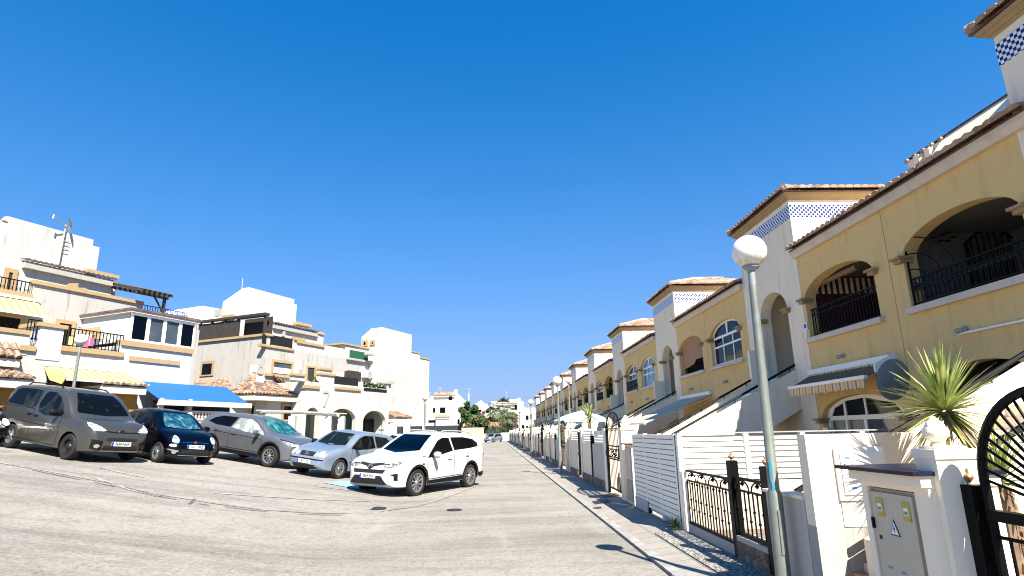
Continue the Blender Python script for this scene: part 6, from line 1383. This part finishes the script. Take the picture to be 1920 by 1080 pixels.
# --- compact van (bronze grey)
van = dict(x=(-2.15, 2.23), paint='paint_bronze', wheels=(1.42, -1.31), r=.33, rim=.205, arch=.385, wst=('steel', 'alloy'), spk=6, lean=.17, cr=.14, exp=2.6, bulge=.05,
  top=[(-2.15, .95), (-2.13, 1.2), (-2.05, 1.55), (-1.93, 1.74), (-1.6, 1.80), (-.6, 1.83), (.2, 1.80), (.55, 1.70), (.9, 1.47), (1.22, 1.20), (1.45, 1.10), (1.75, 1.05), (2.0, .97), (2.12, .86), (2.19, .72), (2.23, .60)],
  bot=[(-2.15, .42), (-2.0, .27), (-1, .23), (1.2, .22), (1.9, .24), (2.15, .27), (2.23, .36)],
  w=[(-2.15, .78), (-2.08, .85), (-1.8, .90), (0, .905), (1.2, .905), (1.7, .885), (1.95, .84), (2.1, .77), (2.18, .68), (2.23, .58)],
  belt=[(-2.15, 1.12), (-1, 1.10), (.3, 1.04), (.9, 1.0), (1.5, .95), (2.23, .7)],
  side=[('LR', [(-1.86, 1.22), (-1.92, 1.28), (-1.72, 1.62), (-1.5, 1.665), (-.82, 1.68), (-.5, 1.66), (-.52, 1.25), (-.62, 1.17)], 'glass_car', 'window'), ('LR', [(-.38, 1.30), (-.30, 1.60), (-.15, 1.66), (.15, 1.65), (.42, 1.55), (.66, 1.36), (.86, 1.14), (.80, 1.05), (.1, 1.03), (-.25, 1.10)], 'glass_car', 'window'),
     ('LR', [(.93, .60), (.98, .44), (-.9, .42), (-.9, .50)], 'plastic', 'side_moulding') if False else ('LR', [(-2.1, 1.25), (-2.02, 1.5), (-1.98, 1.5), (-2.0, 1.0), (-2.08, .95)], 'red_lens', 'tail_light')],
  front=[([(-.70, 1.24), (-.60, 1.52), (-.5, 1.70), (.5, 1.70), (.60, 1.52), (.70, 1.24), (.68, 1.20), (0, 1.16), (-.68, 1.20)], 'glass_car', 'windscreen'), ([(-.42, .655), (.42, .655), (.40, .585), (-.40, .585)], 'black_panel', 'grille'), ([(-.45, .45), (.45, .45), (.48, .34), (-.48, .34)], 'black_panel', 'lower_grille'), ([(-.5, .33), (.5, .33), (.5, .30), (-.5, .30)], 'grey_metal', 'bumper_lip')]
   +[(q, 'lamp_glass', 'headlight', .012) for q in both([(.42, .82), (.52, .80), (.72, .80), (.80, .92), (.775, 1.0), (.70, .985), (.52, .90)])]+[(q, 'plastic', 'fog_lamp_surround') for q in both([(.50, .56), (.74, .60), (.74, .36), (.52, .34)])]
   +[([(-.50, .825), (-.2, .80), (.2, .80), (.5, .825), (.5, .805), (.2, .78), (-.2, .78), (-.5, .805)], 'plastic', 'grille_bar')]+[(ell(sg*.62, .43, .06, .05), 'chrome', 'fog_lamp', .014) for sg in (1, -1)],
  seams=[[(-.43, 1.7), (-.47, 1.2), (-.46, .32), (.85, .30)], [(.88, 1.06), (.9, .6), (.86, .30)], [(-1.25, .80), (.7, .74)], [(-1.95, 1.17), (-.5, 1.15)], [(-1.3, .34), (-.5, .32)]], handles=[(-.62, 1.0), (-.28, .98)], handlemat='plastic', mirmat='plastic', mirror=(.72, 1.14), plate=('7434 NHX', .50), extra=[badge(.83, 'chevron'), roof_rails(-1.6, .1, .62, 'black_metal')])
# --- small rounded city car (navy)
city = dict(x=(-1.78, 1.77), paint='paint_navy', wheels=(1.14, -1.16), r=.29, rim=.195, arch=.335, wst=('alloy',), spk=10, rimmat='rim', lean=.32, cr=.20, exp=2.2, bulge=.07,
  top=[(-1.78, .6), (-1.74, .8), (-1.6, 1.05), (-1.35, 1.30), (-1.0, 1.44), (-.4, 1.49), (.1, 1.45), (.45, 1.30), (.75, 1.08), (.95, .97), (1.2, .93), (1.45, .85), (1.62, .73), (1.73, .60), (1.77, .5)],
  bot=[(-1.78, .36), (-1.6, .24), (0, .2), (1.4, .2), (1.66, .23), (1.77, .32)], w=[(-1.78, .6), (-1.7, .7), (-1.4, .79), (0, .815), (1.0, .81), (1.4, .765), (1.6, .68), (1.72, .56), (1.77, .46)],
  belt=[(-1.78, .9), (-1, .95), (.2, .93), (.8, .88), (1.77, .6)],
  side=[('LR', [(-.45, 1.0), (-.35, 1.34), (.1, 1.33), (.42, 1.18), (.66, .98), (.6, .94), (-.3, .94)], 'glass_car', 'window'), ('LR', [(-.55, 1.0), (-.47, 1.33), (-.85, 1.3), (-1.1, 1.1), (-1.1, 1.02)], 'glass_car', 'window')],
  front=[([(-.55, 1.0), (-.5, 1.2), (-.42, 1.38), (.42, 1.38), (.5, 1.2), (.55, 1.0), (0, .96)], 'glass_foil', 'windscreen'), ([(-.42, .44), (.42, .44), (.45, .30), (-.45, .30)], 'black_panel', 'lower_grille'), ([(-.40, .635), (-.08, .65), (-.08, .635), (-.40, .62)], 'chrome', 'trim_bar'), ([(.08, .65), (.40, .635), (.40, .62), (.08, .635)], 'chrome', 'trim_bar'), ([(-.46, .275), (.46, .275), (.46, .262), (-.46, .262)], 'chrome', 'trim_bar')]
   +[(ell(sg*.56, .70, .095, .115), 'chrome', 'headlight_ring', .010) for sg in (1, -1)]+[(ell(sg*.56, .70, .075, .095), 'lamp_glass', 'headlight', .016) for sg in (1, -1)]+[(ell(sg*.62, .535, .075, .045), 'lamp_glass', 'day_light', .014) for sg in (1, -1)]+[(ell(sg*.58, .36, .05, .055), 'chrome', 'fog_lamp', .014) for sg in (1, -1)]
   +[(q, 'chrome', 'bumper_trim', .012) for q in both([(.48, .40), (.74, .44), (.74, .41), (.5, .36)])],
  seams=[[(-.5, 1.35), (-.55, .9), (-.5, .28), (.5, .26), (.62, .45), (.66, .93)], [(.6, .93), (.9, .95)]], handles=[(-.35, .80)], handlemat='chrome', mirror=(.50, .98), plate=('1611 MPZ', .52), extra=[badge(.645, 'round_red')])
# --- crossover (grey)
cross = dict(x=(-2.18, 2.20), paint='paint_grey', wheels=(1.35, -1.30), r=.345, rim=.235, arch=.40, wst=('alloy',), spk=10, lean=.40, cr=.12, exp=2.6, bulge=.05,
  top=[(-2.18, .8), (-2.14, 1.0), (-2.0, 1.22), (-1.8, 1.42), (-1.55, 1.52), (-.9, 1.58), (-.2, 1.60), (.3, 1.54), (.75, 1.34), (1.15, 1.10), (1.4, 1.04), (1.8, .97), (2.0, .89), (2.12, .76), (2.20, .6)],
  bot=[(-2.18, .42), (-2.0, .28), (0, .24), (1.5, .24), (2.0, .26), (2.20, .38)], w=[(-2.18, .68), (-2.1, .8), (-1.8, .89), (0, .90), (1.3, .90), (1.7, .87), (1.95, .80), (2.1, .70), (2.20, .54)],
  belt=[(-2.18, 1.06), (-1.6, 1.10), (-.8, 1.04), (.9, .97), (1.4, .94), (2.2, .7)],
  side=[('LR', [(-.48, 1.10), (-.32, 1.44), (.2, 1.43), (.5, 1.32), (.9, 1.08), (.98, .99), (.2, 1.01)], 'glass_white', 'window'), ('LR', [(-.56, 1.11), (-.42, 1.45), (-1.1, 1.44), (-1.42, 1.35), (-1.62, 1.22), (-1.2, 1.13)], 'glass_dark', 'window'),
     ('LR', archring(1.35, .345, .40, .47), 'plastic', 'wheel_arch_trim'), ('LR', archring(-1.30, .345, .40, .47), 'plastic', 'wheel_arch_trim'), ('LR', [(-.86, .27), (-.86, .40), (.90, .37), (.90, .27)], 'plastic', 'sill_trim'), ('LR', [(-2.13, .98), (-1.9, 1.04), (-1.72, 1.02), (-1.8, .92), (-2.1, .88)], 'red_lens', 'tail_light')],
  front=[([(-.62, 1.12), (-.55, 1.35), (-.48, 1.50), (.48, 1.50), (.55, 1.35), (.62, 1.12), (0, 1.07)], 'glass_teal', 'windscreen'), ([(-.36, .80), (-.12, .80), (0, .66), (.12, .80), (.36, .80), (.2, .60), (-.2, .60)], 'black_panel', 'grille'), ([(-.5, .44), (.5, .44), (.45, .33), (-.45, .33)], 'black_panel', 'lower_grille')]
   +[(q, 'lamp_glass', 'headlight', .012) for q in both([(.38, .79), (.60, .80), (.80, .90), (.82, .86), (.72, .73), (.42, .71)])]+[(q, 'plastic', 'headlight_edge', .016) for q in both([(.60, .82), (.84, .93), (.85, .90), (.60, .79)])]+[(q, 'chrome', 'grille_trim', .014) for q in both([(.13, .80), (.16, .80), (.03, .62), (0, .62), (0, .65)])],
  seams=[[(-.52, 1.05), (-.50, .42)], [(.93, 1.0), (1.0, .7), (.9, .42), (-1.0, .44), (-1.2, 1.1)], [(-1.25, .92), (.9, .84)]], handles=[(-.28, .90), (-1.12, .96)], mirror=(.78, 1.04), plate=('3358 KBD', .55), extra=[badge(.72, 'ring')])
# --- small silver blue hatchback
hatch = dict(x=(-1.93, 1.97), paint='paint_silver', wheels=(1.22, -1.24), r=.295, rim=.20, arch=.345, wst=('cap',), spk=7, lean=.36, cr=.12, exp=2.5, bulge=.05,
  top=[(-1.93, .6), (-1.9, .8), (-1.8, 1.05), (-1.6, 1.28), (-1.35, 1.41), (-.8, 1.45), (-.2, 1.46), (.25, 1.41), (.6, 1.22), (.95, .98), (1.2, .93), (1.6, .84), (1.82, .72), (1.92, .58), (1.97, .5)],
  bot=[(-1.93, .36), (-1.8, .25), (0, .2), (1.4, .2), (1.8, .22), (1.97, .32)], w=[(-1.93, .66), (-1.85, .74), (-1.5, .81), (0, .825), (1.1, .825), (1.5, .79), (1.75, .73), (1.9, .64), (1.97, .55)],
  belt=[(-1.93, .92), (-1, .93), (.2, .90), (.9, .86), (1.97, .6)],
  side=[('LR', [(-.38, .97), (-.32, 1.33), (.12, 1.33), (.4, 1.22), (.82, .93), (.75, .90), (.1, .91)], 'glass_car', 'window'), ('LR', [(-.47, .98), (-.42, 1.33), (-1.05, 1.31), (-1.28, 1.16), (-1.32, 1.02)], 'glass_car_green', 'window'), ('LR', [(.82, .52), (.82, .475), (-.85, .475), (-.85, .52)], 'plastic', 'side_moulding')],
  front=[([(-.58, .99), (-.52, 1.2), (-.46, 1.36), (.46, 1.36), (.52, 1.2), (.58, .99), (0, .955)], 'glass_car_green', 'windscreen'), ([(-.30, .73), (.30, .73), (.26, .60), (-.26, .60)], 'black_panel', 'grille'), ([(-.46, .36), (.46, .36), (.46, .24), (-.46, .24)], 'black_panel', 'lower_grille'), ([(-.66, .535), (.66, .535), (.66, .50), (-.66, .50)], 'plastic', 'bumper_strip')]
   +[(ell(sg*.55, .68, .10, .095), 'lamp_glass', 'headlight', .014) for sg in (1, -1)]+[(ell(sg*.38, .655, .06, .06), 'lamp_glass', 'headlight', .014) for sg in (1, -1)],
  seams=[[(-.42, 1.35), (-.45, .9), (-.42, .3)], [(.80, .90), (.78, .3), (-.9, .3), (-1.05, .6), (-1.0, 1.0)]], handles=[(-.25, .80), (-1.0, .82)], mirmat='plastic', mirror=(.66, .98), plate=('3187 CYG', .44), extra=[badge(.665, 'ring')])
# --- white suv
suv = dict(x=(-2.28, 2.32), paint='paint_white', wheels=(1.36, -1.30), r=.355, rim=.25, arch=.41, wst=('alloy',), spk=10, lean=.36, cr=.12, exp=2.7, bulge=.045,
  top=[(-2.28, .85), (-2.24, 1.05), (-2.12, 1.28), (-1.95, 1.50), (-1.7, 1.60), (-1.0, 1.655), (-.3, 1.67), (.15, 1.62), (.6, 1.42), (1.05, 1.16), (1.3, 1.09), (1.75, 1.03), (2.05, .94), (2.2, .82), (2.28, .68), (2.32, .58)],
  bot=[(-2.28, .45), (-2.1, .3), (0, .25), (1.6, .25), (2.1, .26), (2.32, .36)], w=[(-2.28, .70), (-2.2, .80), (-1.9, .90), (0, .92), (1.3, .92), (1.75, .90), (2.0, .84), (2.18, .74), (2.27, .64), (2.32, .52)],
  belt=[(-2.28, 1.15), (-1.7, 1.16), (-.8, 1.10), (.9, 1.0), (1.4, .98), (2.32, .75)],
  side=[('LR', [(-.30, 1.14), (-.24, 1.50), (.1, 1.50), (.35, 1.42), (.86, 1.07), (.95, .99), (.5, 1.02)], 'glass_dark', 'window'), ('LR', [(-.38, 1.15), (-.33, 1.51), (-1.0, 1.51), (-1.5, 1.45), (-1.72, 1.34), (-1.72, 1.24), (-1.2, 1.19)], 'glass_dark', 'window'),
     ('LR', archring(1.36, .355, .41, .475), 'plastic', 'wheel_arch_trim'), ('LR', archring(-1.30, .355, .41, .475), 'plastic', 'wheel_arch_trim'), ('LR', [(-.84, .27), (-.84, .43), (.90, .39), (.90, .27)], 'plastic', 'sill_trim'), ('LR', [(-2.25, .48), (-1.76, .46), (-1.8, .32), (-2.2, .35)], 'plastic', 'rear_bumper'), ('LR', [(-2.24, 1.0), (-2.0, 1.03), (-1.95, .98), (-2.2, .92)], 'red_lens', 'tail_light'), ('LR', [(1.1, .84), (1.22, .85), (1.22, .82), (1.1, .81)], 'chrome', 'side_badge')],
  front=[([(-.64, 1.17), (-.56, 1.42), (-.5, 1.58), (.5, 1.58), (.56, 1.42), (.64, 1.17), (0, 1.10)], 'glass_navy', 'windscreen'), ([(-.40, .885), (0, .845), (.40, .885), (.40, .835), (.14, .79), (0, .70), (-.14, .79), (-.40, .835)], 'black_panel', 'upper_grille'), ([(-.54, .71), (.54, .71), (.48, .625), (-.48, .625)], 'black_panel', 'grille'), ([(-.44, .56), (.44, .56), (.62, .35), (-.62, .35)], 'black_panel', 'lower_grille'), ([(-.6, .355), (.6, .355), (.5, .29), (-.5, .29)], 'skirt_silver', 'skid_plate')]
   +[(q, 'lamp_smoke', 'headlight', .012) for q in both([(.36, .855), (.60, .865), (.86, .93), (.84, .87), (.70, .78), (.50, .76)])]+[(q, 'plastic', 'fog_lamp_surround') for q in both([(.66, .60), (.80, .63), (.80, .44), (.74, .46), (.74, .56)])]+[(q, 'chrome', 'headlight_trim', .016) for q in both([(.38, .85), (.6, .85), (.6, .83), (.4, .83)])],
  seams=[[(-.34, 1.12), (-.34, .45)], [(.95, 1.0), (1.0, .7), (.88, .42), (-.95, .46), (-1.15, 1.15)], [(1.32, 1.06), (1.0, 1.0)]], handles=[(-.08, .93), (-1.02, .99)], mirror=(.74, 1.06), plate=('0564 JRH', .55), extra=[badge(.795, 'oval'), roof_rails(-1.65, .0, .60, 'grey_metal')])
def place(px, py, spec, head, side, dist_guess=None):
    """put the contact point of the visible front wheel on the ground point seen at px,py"""
    p = on_ground(px, py); h = radians(head); f = Vector((sin(h), cos(h), 0)); l = Vector((-f.y, f.x, 0)); W = max(w for _, w in spec['w'])
    c = p-f*spec['wheels'][0]-l*(side*(W-.05)); return (c.x, c.y, ground_z(c.x, c.y)+.005)
cars = [('van', van, 'bronze grey compact van with black rear windows, leftmost parked car', (120, 862), VAN_H, -1), ('city', city, 'small rounded navy blue city car with a foil sunshade behind its windscreen', (289, 867), CITY_H, -1),
        ('cross', cross, 'grey crossover with white sunshades in its front side window', (500, 876), CROSS_H, -1), ('hatch', hatch, 'silver blue hatchback parked between the grey crossover and the white car', (633, 898), HATCH_H, 1), ('suv', suv, 'white sport utility car with roof rails, nearest the road', (780, 930), SUV_H, 1)]
cars[3:3] = []
white_hatch = dict(hatch); white_hatch['paint'] = 'paint_white'; black_hatch = dict(hatch); black_hatch['paint'] = 'paint_black'
for n_, sp, lab, (a, b), hd_, side in cars: make_car(sp, lab, place(a, b, sp, hd_, side), hd_)

q = at_y(745, 812, 24.5); make_car(white_hatch, 'white hatchback mostly hidden between the silver blue hatchback and the white sport utility car', (q.x+.2, 24.5, ground_z(q.x+.2, 24.5)), 213)
q = at_y(4, 800, 17.6); make_car(black_hatch, 'black car at the left edge of the photo, mostly hidden by the grey van', (q.x-1.75, 17.8, ground_z(q.x-1.75, 17.8)), 118)
q = at_y(925, 820, 104); make_car(hatch, 'small silver car parked at the far end of the street', (q.x, 104, ground_z(q.x, 104)), 215, group='cars parked in the car park')
